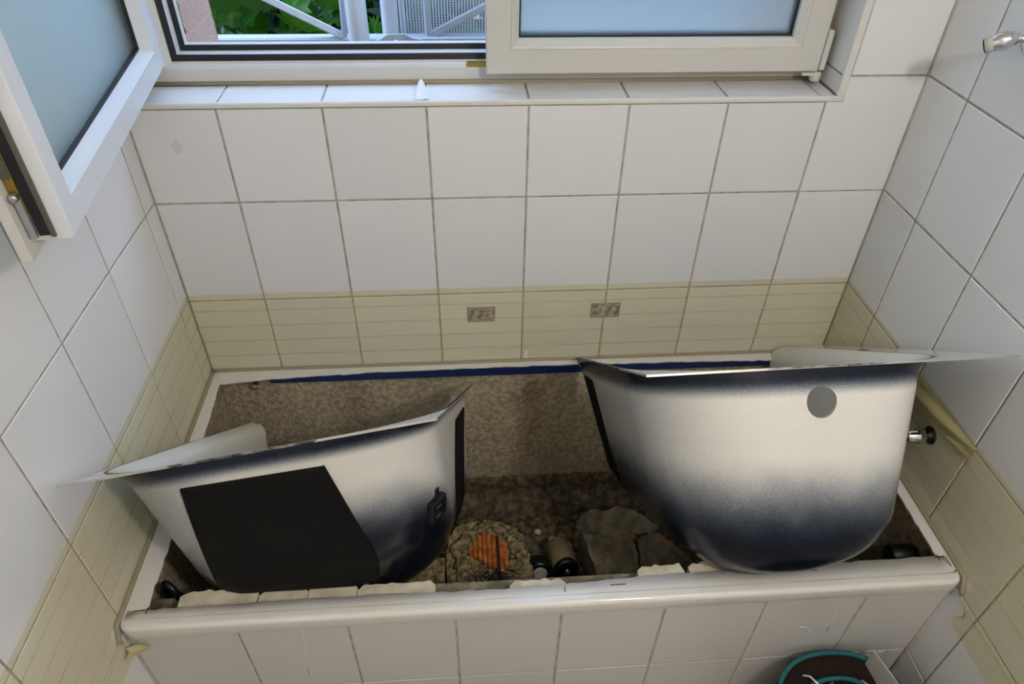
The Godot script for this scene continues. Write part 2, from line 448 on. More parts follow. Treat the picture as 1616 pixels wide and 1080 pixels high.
	# drips of white adhesive on the bath front, and a greasy thumb mark on one tile
	for q in [[Vector3(0.313, -0.06, 0.664), Vector3(0.309, -0.11, 0.664), Vector3(0.300, -0.17, 0.664), Vector3(0.296, -0.24, 0.664)], [Vector3(1.348, -0.10, 0.664), Vector3(1.352, -0.13, 0.664), Vector3(1.351, -0.16, 0.664), Vector3(1.353, -0.19, 0.664)], [Vector3(1.290, -0.165, 0.664), Vector3(1.305, -0.168, 0.664), Vector3(1.312, -0.183, 0.664), Vector3(1.318, -0.182, 0.664)]]:
		st = begin(true); tube(st, q, 0.0009, 6); put(st, "dried_drip", M.paper, wa)
	st = begin()
	var sm := PackedVector2Array()
	for i in 14: sm.append(Vector2(0.080 + cos(TAU * i / 14) * 0.011 * (1 + 0.3 * sin(i * 2.3)), 0.587 + sin(TAU * i / 14) * 0.014 * (1 + 0.3 * cos(i * 1.9))))
	prism(st, sm, 0.0002, 0.0007); put(st, "smudge", M.smear, wb)
	# corner joints
	st = begin(true)
	for x in [0.001, W - 0.001]: tube(st, [Vector3(x, 0.0, 0.001), Vector3(x, 0.6, 0.001), Vector3(x, 0.66 if x < 1 else 1.69, 0.001)], 0.0022, 8)
	tube(st, [Vector3(W - 0.001, FLOOR + 0.002, 0.6645), Vector3(W - 0.001, -0.05, 0.6645)], 0.004, 8)
	tube(st, [Vector3(0.001, FLOOR + 0.002, 0.6645), Vector3(0.001, -0.05, 0.6645)], 0.003, 8)
	put(st, "sealant_bead", M.grout, tr)

# ------------------------------------------------------------------ window
func sash_mesh(parent, r: Array, xf: Transform3D, outer: Material) -> MeshInstance3D:
	var st := begin()
	mitred(st, r, [[0.018, 0.046], [0.018, 0.016], [0.0, 0.016], [0.0, 0.0025], [0.0025, 0.0], [0.047, 0.0], [0.0475, 0.0012], [0.0485, 0.0012], [0.049, 0.0], [0.052, 0.001], [0.064, 0.013], [0.064, 0.026]], xf)
	var sash := put(st, "sash", M.pvc, parent)
	st = begin()
	mitred(st, r, [[0.066, 0.040], [0.060, 0.056], [0.057, 0.065], [0.020, 0.065], [0.018, 0.063], [0.018, 0.046]], xf)
	put(st, "outer_frame", outer, sash)
	st = begin()
	mitred(st, r, [[0.064, 0.022], [0.0675, 0.022], [0.0675, 0.026], [0.064, 0.026]], xf)
	mitred(st, r, [[0.064, 0.042], [0.069, 0.042], [0.069, 0.036], [0.064, 0.036]], xf)
	put(st, "gasket", M.gasket, sash)
	st = begin()
	var lo := Vector3(r[0] + 0.06, r[1] + 0.06, -0.034); var hi := Vector3(r[2] - 0.06, r[3] - 0.06, -0.026)
	box(st, xf * ((lo + hi) / 2), hi - lo, 0.0, xf.basis)
	put(st, "pane", M.glass, sash)
	return sash

func window():
	var w := struct("window_1")
	var rect := [0.030, 0.672, 1.399, 1.70]
	var st := begin()
	var X := Transform3D()
	mitred(st, rect, [[0.0, 0.10], [0.031, 0.10], [0.036, 0.105], [0.037, 0.112], [0.041, 0.114], [0.041, 0.122]], X)
	mitred(st, rect, [[0.052, 0.122], [0.052, 0.150]], X)
	mitred(st, rect, [[0.0625, 0.151], [0.0625, 0.168], [0.0, 0.168]], X)
	put(st, "frame", M.pvc, w)
	st = begin()
	mitred(st, rect, [[0.041, 0.119], [0.043, 0.117], [0.052, 0.120], [0.052, 0.124]], X)
	mitred(st, rect, [[0.052, 0.149], [0.054, 0.147], [0.0615, 0.149], [0.062, 0.153]], X)
	put(st, "gasket", M.gasket, w)
	# the closed sash, frosted
	var sr := sash_mesh(w, [0.690, 0.701, 1.366, 1.66], Transform3D(Basis(), Vector3(0, 0, -0.06)), M.pvc)
	st = begin(); span(st, Vector3(1.3665, 0.704, -0.082), Vector3(1.378, 0.782, -0.057), 0.002); put(st, "hinge_cover", M.pvc, sr)
	st = begin(true); lathe(st, [[0.0, 0.019], [0.009, 0.019], [0.011, 0.016], [0.011, 0.002], [0.008, 0.0], [0.0, 0.0]], 18, Transform3D(Basis(), Vector3(1.366, 0.681, -0.066))); put(st, "hinge_pivot", M.pvc, sr)
	st = begin(); span(st, Vector3(1.335, 0.693, -0.072), Vector3(1.359, 0.699, -0.058), 0.001); put(st, "hinge_arm", M.pvc, sr)
	# small metal lock stop on the frame
	st = begin(); span(st, Vector3(0.652, 0.7035, -0.112), Vector3(0.693, 0.7115, -0.098), 0.0015); put(st, "lock_stop", M.brass, w)
	# the open sash, swung in over the bath beside the wall
	var d := Vector3(0.147 - 0.066, 0, 0.55 + 0.085).normalized()      # from hinge to free edge
	var inn := Vector3(-d.z, 0, d.x)                                  # towards the wall: the room face
	var ex := Vector3(0.1465, 0.0, 0.5475)                              # outer face at the free edge
	var b := Basis(d, Vector3.UP, -inn * -1.0)
	b = Basis(d, Vector3.UP, inn)
	var xf := Transform3D(b, ex - d * 0.662 + inn * 0.065)
	var so := sash_mesh(w, [0.0, 0.694, 0.680, 1.66], xf, M.pvc_outer)
	# free edge: black seal, grey web and the brass lock strip with its bolts
	st = begin(); box(st, xf * Vector3(0.6605, 1.185, -0.0375), Vector3(0.010, 0.93, 0.017), 0.0, b); put(st, "gasket", M.gasket, so)
	st = begin(); box(st, xf * Vector3(0.6625, 1.185, -0.0445), Vector3(0.008, 0.935, 0.005), 0.0, b); put(st, "seal_web", M.olive, so)
	st = begin(); box(st, xf * Vector3(0.6630, 1.20, -0.0225), Vector3(0.006, 0.90, 0.011), 0.001, b); put(st, "lock_strip", M.brass, so)
	for k in 3:
		st = begin(true)
		lathe(st, [[0.0, 0.011], [0.004, 0.011], [0.0055, 0.009], [0.0055, 0.0], [0.0, 0.0]], 14, Transform3D(xf.basis * Basis(Vector3(0, 0, 1), -PI / 2), xf * Vector3(0.665, 0.775 + k * 0.3, -0.0225)))
		put(st, "lock_bolt", M.steel, so)
	st = begin(); box(st, xf * Vector3(0.6655, 0.745, -0.0225), Vector3(0.006, 0.055, 0.009), 0.001, b); put(st, "corner_latch", M.steel, so)
	st = begin(); box(st, xf * Vector3(0.6665, 0.815, -0.0225), Vector3(0.005, 0.035, 0.0095), 0.001, b); put(st, "corner_latch", M.olive, so)

# ------------------------------------------------------------------ bath rim left standing in the alcove
func tub_rim():
	var t := thing("bathtub_remnant", "cut-out white bathtub rim left sealed to the alcove walls, wide open in the middle", "bathtub rim")
	var jag := func(p: Vector3, a: float, s: float):
		return p + Vector3(noise.get_noise_2d(p.z * 40 + s, p.x * 37), 0, noise.get_noise_2d(p.x * 40 + s, p.z * 33)) * a
	var strip := func(called, outer: Array, inner: Array, n: int, s: float):
		var g := [[], [], [], []]
		for i in n + 1:
			var f := float(i) / n
			var o := poly_at(outer, f); var q: Vector3 = jag.call(poly_at(inner, f), 0.0035, s)
			g[0].append(o + Vector3(0, -0.004, 0)); g[1].append(o); g[2].append(q); g[3].append(q + Vector3(0, -0.004, 0))
		var st := begin()
		sheet(st, g, false)
		put(st, called, M.enamel, t)
		var st2 := begin()
		sheet(st2, [g[3].map(func(v): return v + Vector3(0, -0.0002, 0)), g[0].map(func(v): return v + Vector3(0, -0.0002, 0))])
		put(st2, "rim_underside", M.blue, t)
	strip.call("back_edge", [Vector3(0.001, 0, 0.001), Vector3(W - 0.001, 0, 0.001)], [Vector3(0.028, 0, 0.050), Vector3(0.15, 0, 0.036), Vector3(0.40, 0, 0.025), Vector3(0.80, 0, 0.021), Vector3(1.20, 0, 0.027), Vector3(1.535, 0, 0.036)], 90, 1.0)
	strip.call("side_edge", [Vector3(0.001, 0, 0.668), Vector3(0.001, 0, 0.001)], [Vector3(0.047, 0, 0.642), Vector3(0.044, 0, 0.42), Vector3(0.036, 0, 0.2), Vector3(0.028, 0, 0.050)], 50, 4.0)
	strip.call("side_edge", [Vector3(W - 0.001, 0, 0.001), Vector3(W - 0.001, 0, 0.668)], [Vector3(1.535, 0, 0.036), Vector3(1.534, 0, 0.3), Vector3(1.533, 0, 0.48), Vector3(1.533, 0, 0.622)], 50, 7.0)
	# front: flat top, rolled edge and short upright, turning into the walls at both ends
	var path := []; var nrm := []
	for k in 7:
		var a := PI / 2 * k / 6.0
		path.append(Vector3(0.024 - 0.022 * cos(a), 0, 0.657 + 0.022 * sin(a))); nrm.append(Vector3(-cos(a), 0, sin(a)))
	for k in 40:
		path.append(Vector3(lerpf(0.03, W - 0.03, k / 39.0), 0, 0.679)); nrm.append(Vector3(0, 0, 1))
	for k in 7:
		var a := PI / 2 * (1.0 - k / 6.0)
		path.append(Vector3(W - 0.024 + 0.022 * cos(a), 0, 0.657 + 0.022 * sin(a))); nrm.append(Vector3(cos(a), 0, sin(a)))
	var prof := [[-0.020, 0.0], [-0.0105, 0.0]]
	for k in 8: prof.append([-0.009 + 0.009 * sin(PI / 2 * k / 7.0), -0.009 + 0.009 * cos(PI / 2 * k / 7.0)])
	prof.append([0.0, -0.0105]); prof.append([0.0, -0.032]); prof.append([-0.002, -0.036]); prof.append([-0.008, -0.038]); prof.append([-0.0145, -0.038])
	var rows := []
	for p in prof:
		var row := []
		for i in path.size(): row.append(path[i] + nrm[i] * p[0] + Vector3(0, p[1], 0))
		rows.append(row)
	var st := begin(true); sheet(st, rows, true)
	# inner flat part of the front, with its sawn edge
	var inner := []; var outer2 := []; var low := []
	for i in 97:
		var x := lerpf(0.012, W - 0.012, i / 96.0)
		var f := clampf((x - 0.047) / (1.533 - 0.047), 0, 1)
		var z := lerpf(0.643, 0.622, f) + 0.006 * sin(PI * clampf((x - 0.45) / 0.5, 0, 1)) 
		z += noise.get_noise_2d(x * 30, 3.0) * 0.003
		inner.append(Vector3(x, 0, z)); outer2.append(Vector3(x, 0, 0.6605)); low.append(Vector3(x, -0.004, z))
	sheet(st, [low, inner, outer2], true)
	put(st, "front_edge", M.enamel, t)
	# blue underside showing below the sawn back edge
	st = begin()
	span(st, Vector3(0.14, -0.0330, 0.0150), Vector3(1.50, -0.0045, 0.0195), 0.001)
	put(st, "rim_lip", M.blue, t)
	# sealant round the rim
	st = begin(true)
	var bead := []
	for i in 60:
		var x := lerpf(0.006, W - 0.006, i / 59.0); bead.append(Vector3(x, 0.002 + noise.get_noise_2d(x * 30, 1) * 0.001, 0.004))
	tube(st, bead, 0.0042, 8)
	for x in [0.004, W - 0.004]:
		bead = []
		for i in 40:
			var z := lerpf(0.006, 0.672, i / 39.0); bead.append(Vector3(x, 0.002 + noise.get_noise_2d(z * 30, x) * 0.001, z))
		for k in 4: bead.append(Vector3(x, -0.008 * (k + 1), 0.676 + 0.004 * k))
		tube(st, bead, 0.0048, 8)
	put(st, "sealant_bead", M.sealant, t)
	# marker strokes left where the saw lines crossed
	for k in [[Vector3(0.036, 0.0003, 0.6435), 0.022, 0.08], [Vector3(0.047, 0.0003, 0.645), 0.012, 1.5], [Vector3(1.537, 0.0003, 0.624), 0.022, 0.05], [Vector3(1.5345, 0.0003, 0.627), 0.014, 1.45], [Vector3(1.262, 0.0003, 0.6375), 0.05, -0.03], [Vector3(0.80, 0.0003, 0.6485), 0.012, 1.5], [Vector3(0.90, 0.0003, 0.645), 0.03, 0.0]]:
		st = begin(); box(st, k[0], Vector3(k[1], 0.0005, 0.0016), 0.0, Basis(Vector3.UP, k[2])); put(st, "saw_mark", M.black, t)

func poly_at(p: Array, f: float) -> Vector3:
	var l := []; var tot := 0.0
	for i in p.size() - 1: l.append(p[i].distance_to(p[i + 1])); tot += l[-1]
	var d := f * tot
	for i in l.size():
		if d <= l[i] or i == l.size() - 1: return p[i].lerp(p[i + 1], clampf(d / l[i], 0, 1))
		d -= l[i]
	return p[-1]

# ------------------------------------------------------------------ the hole under the bath
func rough_wall(a: Vector3, b: Vector3, y0: float, y1: float, n: Vector3, amp: float, nx: int, ny: int, sd: float, stain := false) -> SurfaceTool:
	var st := begin(true)
	var g := []; var cs := []
	for j in ny + 1:
		var row := []; var cr := []
		for i in nx + 1:
			var p := a.lerp(b, float(i) / nx); p.y = lerpf(y0, y1, float(j) / ny)
			var q := p * 22.0 + Vector3(sd, sd, sd)
			row.append(p + n * (noise.get_noise_3d(q.x, q.y, q.z) * amp + noise.get_noise_3d(q.x * 4, q.y * 4, q.z * 4) * amp * 0.45))
			var c := 1.0 + noise.get_noise_3d(p.x * 6, p.y * 6, sd) * 0.22
			var tint := Color(c, c, c)
			if stain:
				var s := exp(-pow((p.x - 0.80 - p.y * 0.04) / 0.035, 2)) * 0.35 + exp(-pow((p.x - 0.33) / 0.05, 2)) * 0.2
				tint = Color(c * (1 - s * 0.8), c * (1 - s), c * (1 - s))
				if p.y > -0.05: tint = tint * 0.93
			cr.append(tint)
		g.append(row); cs.append(cr)
	var flip := (b - a).cross(Vector3.UP).dot(n) < 0
	for j in ny:
		for i in nx:
			var q := [[j, i], [j, i + 1], [j + 1, i + 1], [j + 1, i]]
			if flip: q.reverse()
			for k in [0, 2, 1, 0, 3, 2]:
				st.set_color(cs[q[k][0]][q[k][1]]); st.add_vertex(g[q[k][0]][q[k][1]])
	return st

func cavity():
	var wb := get_node("wall_back"); var wl := get_node("wall_left"); var wr := get_node("wall_right")
	put(rough_wall(Vector3(0.0, 0, 0.004), Vector3(W, 0, 0.004), -0.56, -0.003, Vector3(0, 0, 1), 0.0032, 190, 76, 1.0, true), "concrete_render", M.concrete, wb)
	put(rough_wall(Vector3(0.008, 0, 0.60), Vector3(0.008, 0, 0.0), -0.56, -0.003, Vector3(1, 0, 0), 0.004, 60, 40, 5.0), "concrete_render", M.concrete, wl)
	put(rough_wall(Vector3(W - 0.008, 0, 0.0), Vector3(W - 0.008, 0, 0.60), -0.56, -0.003, Vector3(-1, 0, 0), 0.004, 60, 40, 9.0), "concrete_render", M.concrete, wr)
	# rough footing of old mortar along the back, and a low ledge
	var st := begin(true)
	var rows := []
	for k in [[-0.450, 0.002], [-0.456, 0.012], [-0.475, 0.018], [-0.500, 0.020], [-0.512, 0.030], [-0.517, 0.070], [-0.525, 0.080], [-0.55, 0.084]]:
		var row := []
		for i in 141:
			var x := lerpf(0.02, W - 0.02, i / 140.0)
			var r: float = noise.get_noise_2d(x * 45, k[0] * 70) * 0.007 + noise.get_noise_2d(x * 120, k[0] * 200) * 0.003
			row.append(Vector3(x, k[0] + r * 0.6, k[1] + r))
		rows.append(row)
	sheet(st, rows, true)
	put(st, "mortar_footing", M.screed, wb)
	var fc := struct("floor_cavity")
	st = begin(true)
	rows = []
	for j in 41:
		var row := []
		for i in 91:
			var x := lerpf(0.0, W, i / 90.0); var z := lerpf(0.0, 0.62, j / 40.0)
			row.append(Vector3(x, -0.536 + noise.get_noise_2d(x * 25, z * 25) * 0.006 + noise.get_noise_2d(x * 90, z * 90) * 0.003, z))
		rows.append(row)
	sheet(st, rows, true)
	put(st, "screed", M.screed, fc)
	st = begin(); span(st, Vector3(-0.0075, FLOOR - 0.1, -0.005), Vector3(W + 0.0075, -0.555, 0.6617)); put(st, "slab", M.screed, fc)
	# masonry pier that carried the bath, its mortar broken open over a hollow clay brick
	var p := thing("masonry_pier", "crumbling mortar pier with an orange hollow clay brick showing, between the two bathtub halves", "masonry", Vector3.ZERO)
	var outl := [Vector2(0.566, 0.25), Vector2(0.578, 0.222), Vector2(0.615, 0.202), Vector2(0.666, 0.195), Vector2(0.725, 0.212), Vector2(0.769, 0.257), Vector2(0.777, 0.317), Vector2(0.787, 0.40), Vector2(0.790, 0.55), Vector2(0.572, 0.56)]
	var base := slab(outl, -0.54, 0.140, 0.007, 2)
	put(base, "mortar_bed", M.mortar, p)
	# brick face set slightly proud, in ribs
	var tiltb := Basis(Vector3(1, 0, 0), -0.05)
	var top := -0.400
	var ribs := [[0.626, 0.282, 0.308], [0.638, 0.264, 0.316], [0.650, 0.248, 0.326], [0.662, 0.238, 0.336], [0.674, 0.240, 0.344], [0.686, 0.250, 0.350], [0.7045, 0.262, 0.362], [0.7155, 0.272, 0.350]]
	for r in ribs:
		st = begin()
		box(st, Vector3(r[0], top + 0.003, (r[1] + r[2]) / 2), Vector3(0.0108, 0.018, r[2] - r[1]), 0.0018, tiltb)
		put(st, "brick_rib", M.terracotta, p)
	st = begin(); box(st, Vector3(0.6955, top + 0.0065, 0.308), Vector3(0.008, 0.010, 0.110), 0.0, tiltb); put(st, "brick_slot", M.rust, p)
	# crumbs of mortar heaped round the break
	var crumbs := begin(true)
	var r2 := RandomNumberGenerator.new(); r2.seed = 5
	for k in 230:
		var a := r2.randf() * TAU
		var c := Vector3(0.673 + cos(a) * r2.randf_range(0.056, 0.092), top + 0.003, 0.295 + sin(a) * r2.randf_range(0.066, 0.090))
		if c.z > 0.35: continue
		lump(crumbs, c, r2.randf_range(0.005, 0.016), r2, 0.75)
	var cr := put(crumbs, "mortar_crumbs", M.mortar, p); cr.set_meta("kind", "stuff")
	st = slab([Vector2(0.59, 0.305), Vector2(0.65, 0.330), Vector2(0.682, 0.356), Vector2(0.70, 0.42), Vector2(0.59, 0.44)], -0.415, 0.026, 0.005, 6); put(st, "mortar_patch", M.mortar, p)
	var dirt := begin(true)
	for k in 700:
		var c := Vector3(0.675 + r2.randfn(0, 0.034), -0.386, 0.378 + r2.randfn(0, 0.016))
		lump(dirt, c, r2.randf_range(0.0009, 0.0024), r2, 0.8)
	var di := put(dirt, "dark_grit", M.grit, p); di.set_meta("kind", "stuff")
	# smooth pale block next to it
	var pb := thing("plaster_block", "pale smooth plaster block with an orange chip, wedged under the smaller tilted tub half", "masonry")
	st = begin(); span(st, Vector3(0.46, -0.54, 0.300), Vector3(0.559, -0.402, 0.560), 0.004); put(st, "block", M.mortar, pb)
	st = begin(true)
	for k in 5: lump(st, Vector3(0.535 + k * 0.002, -0.401, 0.345 + k * 0.007), 0.005 - abs(k - 2) * 0.001, r2, 0.5)
	put(st, "clay_chip", M.terracotta, pb)
	# grey broken slabs under the overflow half
	var A := [[Vector2(0.915, 0.205), Vector2(0.935, 0.165), Vector2(0.972, 0.146), Vector2(1.00, 0.156), Vector2(1.045, 0.140), Vector2(1.10, 0.164), Vector2(1.145, 0.225), Vector2(1.10, 0.236), Vector2(0.998, 0.240)],
		[Vector2(0.928, 0.228), Vector2(0.99, 0.246), Vector2(1.062, 0.246), Vector2(1.062, 0.30), Vector2(1.050, 0.55), Vector2(0.965, 0.55), Vector2(0.945, 0.34)],
		[Vector2(1.075, 0.255), Vector2(1.135, 0.236), Vector2(1.180, 0.29), Vector2(1.22, 0.36), Vector2(1.24, 0.55), Vector2(1.058, 0.55), Vector2(1.068, 0.36)]]
	var L := ["thin grey mortar slab with a ragged far edge, lying by the footing of the back wall", "long grey mortar slab lying beside the black pipe caps", "cracked grey mortar slab lying under the tub half with the overflow hole"]
	for k in 3:
		st = slab(A[k], -0.54, [0.100, 0.112, 0.107][k], 0.005, 20 + k * 3)
		tag(put(st, "mortar_slab", M.grey_mortar, self), L[k], "rubble", "broken mortar slabs in the hole")
	for k in [[Vector3(1.066, -0.434, 0.248), "orange clay brick fragment caught between the grey mortar slabs"], [Vector3(1.150, -0.434, 0.272), "orange brown clay fragment at the edge of the cracked mortar slab"]]:
		st = begin(true); lump(st, k[0], 0.014, r2, 0.5); tag(put(st, "brick_fragment", M.terracotta, self), k[1], "rubble", "clay fragments")
	var chips := [[Vector3(0.818, -0.530, 0.146), 0.016, "white oblong chip on the dark floor behind the pipe caps"], [Vector3(0.856, -0.530, 0.174), 0.012, "small grey chip on the dark floor beside the white oblong chip"], [Vector3(0.898, -0.530, 0.20), 0.02, "flat grey stone chip near the long mortar slab"], [Vector3(0.862, -0.530, 0.225), 0.010, "little pale chip on the dark floor just behind the pipe caps"]]
	for k in chips:
		st = begin(true); lump(st, k[0], k[1], r2, 0.35)
		tag(put(st, "stone_chip", M.white_chip if k[2].contains("white") else M.grey_mortar, self), k[2], "rubble", "chips on the cavity floor")
	# pale broken pieces along the inside of the front edge
	var B := [[0.095, 0.235, 0.628, "long smooth pale mortar strip behind the front rim, nearest the blue hose"], [0.238, 0.325, 0.630, "pale mortar strip with dark marks behind the front rim"], [0.328, 0.415, 0.630, "cracked pale mortar strip in the middle of the row under the smaller tub half"], [0.418, 0.560, 0.631, "pale mortar strip ending in a flake beside the plaster block"], [0.700, 0.805, 0.640, "thin white broken lip on the front rim in front of the pipe caps"], [0.945, 1.035, 0.625, "white plaster flake on the front rim before the grey slabs"], [1.045, 1.16, 0.625, "speckled white plaster flake under the rounded bottom of the tub half"]]
	for k in B:
		var o := PackedVector2Array()
		var n := int((k[1] - k[0]) / 0.011) + 3
		for i in n: o.append(Vector2(lerpf(k[0], k[1], float(i) / (n - 1)) + (noise.get_noise_2d(i * 9.0, 5) * 0.003), -(k[2] - 0.021 + noise.get_noise_2d(i * 1.7, k[0] * 50) * 0.007 + (0.010 if i == 0 or i == n - 1 else 0.0))))
		for i in 5: o.append(Vector2(lerpf(k[1], k[0], i / 4.0), -(k[2] + 0.008)))
		st = begin()
		prism(st, o, -0.030, -0.0075 - 0.0015 * absf(sin(k[0] * 40.0)), Transform3D(Basis(Vector3(1, 0, 0), -PI / 2) * Basis(Vector3(0, 1, 0), 0.004 * sin(k[0] * 30.0)), Vector3.ZERO))
		tag(put(st, "plaster_chunk", M.white_chip, self), k[3], "rubble", "broken pieces along the front rim")
	# old waste pipes
	var pc := thing("waste_pipe", "tan waste pipe with a black end cap on the cavity floor", "pipe")
	st = begin(true); rod(st, Vector3(0.862, -0.490, 0.225), Vector3(0.876, -0.470, 0.312), 0.034, 24); put(st, "pipe", M.pipe, pc)
	st = begin(true); lathe(st, [[0.0, 0.012], [0.012, 0.012], [0.014, 0.016], [0.030, 0.016], [0.034, 0.012], [0.034, 0.0], [0.0, 0.0]], 28, along(Vector3(0.876, -0.470, 0.310), Vector3(0.886, -0.44, 0.38))); put(st, "end_cap", M.black, pc)
	st = begin(true); lathe(st, [[0.0, 0.004], [0.007, 0.003], [0.008, 0.0]], 14, along(Vector3(0.878, -0.4635, 0.3245), Vector3(0.888, -0.4335, 0.3945))); put(st, "screw_head", M.steel, pc)
	pc = thing("waste_pipe", "waste pipe fitting with a dark green ring and pale centre beside the black cap", "pipe")
	st = begin(true); lathe(st, [[0.020, 0.010], [0.026, 0.014], [0.033, 0.012], [0.035, 0.004], [0.034, -0.03], [0.020, -0.03]], 28, along(Vector3(0.806, -0.470, 0.318), Vector3(0.806, -0.435, 0.385))); put(st, "ring", M.dark_green, pc)
	st = begin(true); lathe(st, [[0.0, 0.004], [0.008, 0.004], [0.010, 0.007], [0.021, 0.006], [0.021, -0.02], [0.0, -0.02]], 24, along(Vector3(0.806, -0.470, 0.318), Vector3(0.806, -0.435, 0.385))); put(st, "plug", M.white_plastic, pc)
	# hose looped in the near corner
	st = begin(true)
	var loop := []
	for k in 20:
		var a := PI * k / 19.0
		loop.append(Vector3(0.061 - 0.018 * cos(a), -0.060 + 0.045 * sin(a) - (0.01 if k == 0 or k == 19 else 0.0), 0.585 - 0.012 * cos(a)))
	loop.insert(0, Vector3(0.043, -0.16, 0.57)); loop.append(Vector3(0.079, -0.16, 0.598))
	tube(st, loop, 0.0065, 10)
	tag(put(st, "hose", M.hose, self), "dark blue hose loop in the corner of the hole by the front rim", "hose")
	var hk := thing("anchor_plug", "rusty anchor stub sticking out of the rough concrete just under the back rim", "fixing")
	st = begin(true); rod(st, Vector3(0.098, -0.040, 0.0), Vector3(0.098, -0.041, 0.022), 0.006, 12); put(st, "stub", M.rust, hk)
	st = begin(true); lathe(st, [[0.0, 0.002], [0.0085, 0.002], [0.0085, 0.0]], 12, along(Vector3(0.098, -0.041, 0.021), Vector3(0.098, -0.042, 0.05))); put(st, "washer", M.sealant, hk)
	st = begin(true); rod(st, Vector3(1.555, -0.09, 0.56), Vector3(1.500, -0.09, 0.56), 0.022, 20); tag(put(st, "pipe_socket", M.rubber, self), "black pipe socket in the dark corner of the hole beside the larger tub half", "pipe")

func lump(st: SurfaceTool, c: Vector3, r: float, rg: RandomNumberGenerator, squash := 0.6):
	var v := []
	for d in [Vector3(1, 0, 0), Vector3(0.3, 0, 0.95), Vector3(-0.8, 0, 0.6), Vector3(-0.8, 0, -0.6), Vector3(0.3, 0, -0.95)]: v.append(c + Vector3(d.x, rg.randf_range(-0.2, 0.2), d.z) * r * rg.randf_range(0.7, 1.25))
	var t := c + Vector3(rg.randf_range(-0.3, 0.3), squash * rg.randf_range(0.7, 1.2), rg.randf_range(-0.3, 0.3)) * r
	var b := c - Vector3(0, squash * 0.6 * r, 0)
	for k in 5:
		tri(st, t, v[(k + 1) % 5], v[k]); tri(st, b, v[k], v[(k + 1) % 5])

# ------------------------------------------------------------------ the sawn bathtub, two halves
class Half:
	var O: Vector3; var U: Vector3; var V: Vector3; var N: Vector3
	var w: float; var L: float; var p: Array
	var arc := PackedFloat32Array()
	func measure():                       # share of the way round the shell reached at each s
		arc.append(0.0)
		for i in 200: arc.append(arc[-1] + at(i / 200.0, 0.3).distance_to(at((i + 1) / 200.0, 0.3)))
		var tot := arc[200]
		for i in 201: arc[i] /= tot
	func u_of(s: float) -> float:
		var f := clampf(s, 0, 1) * 200.0; var i := mini(int(f), 199)
		return lerpf(arc[i], arc[i + 1], f - i)
	func s_of(u: float) -> float:
		var i := clampi(arc.bsearch(u), 1, 200)
		return (i - 1 + (u - arc[i - 1]) / maxf(arc[i] - arc[i - 1], 1e-6)) / 200.0
	func local(u, v, d) -> Vector3: return O + U * u + V * v - N * d
	func uvd(s: float, t: float, off := 0.0) -> Vector3:
		var D: float = p[6] - off; var rf: float = p[7]; var rh: float = p[8]
		var d := 0.0; var x := 0.0
		if t <= 0.6: d = (D - rf) * t / 0.6
		else:
			var a := minf((t - 0.6) / 0.4, 1.0) * PI / 2
			d = D - rf + rf * sin(a); x = rh * (1 - cos(a))
		var dd := minf(d, D - rf + rf * 0.3)
		var RT := 0.032
		var roll := RT - sqrt(maxf(RT * RT - pow(maxf(RT - d, 0), 2), 0))
		var l := maxf(p[0] + p[2] * dd + x - roll, 0.0) + off
		var r := minf(w - p[1] - p[3] * dd - x + roll, w) - off
		var e := maxf(p[5] + p[4] * dd + x - roll, 0.0) + off
		var RL := minf(p[9], (r - l) / 2 - 0.002); var RR := minf(p[10], (r - l) / 2 - 0.002)
		if s < 0.3: return Vector3(l, L + (e + RL - L) * s / 0.3, d)
		if s < 0.42:
			var a := PI / 2 * (s - 0.3) / 0.12
			return Vector3(l + RL - RL * cos(a), e + RL - RL * sin(a), d)
		if s < 0.58: return Vector3(l + RL + (r - l - RL - RR) * (s - 0.42) / 0.16, e, d)
		if s < 0.7:
			var a := PI / 2 * (s - 0.58) / 0.12
			return Vector3(r - RR + RR * sin(a), e + RR - RR * cos(a), d)
		return Vector3(r, e + RR + (L - e - RR) * (s - 0.7) / 0.3, d)
	func at(s: float, t: float, off := 0.0) -> Vector3:
		var q := uvd(s, t, off)
		return local(q.x, q.y, q.z)
	func normal(s: float, t: float) -> Vector3:
		var a := at(minf(s + 0.004, 1), t) - at(maxf(s - 0.004, 0), t)
		var b := at(s, minf(t + 0.01, 1)) - at(s, maxf(t - 0.01, 0))
		var n := a.cross(b).normalized()
		var mid := local(w * 0.5, L * 0.6, 0.12)
		return n if n.dot(at(s, t) - mid) > 0 else -n

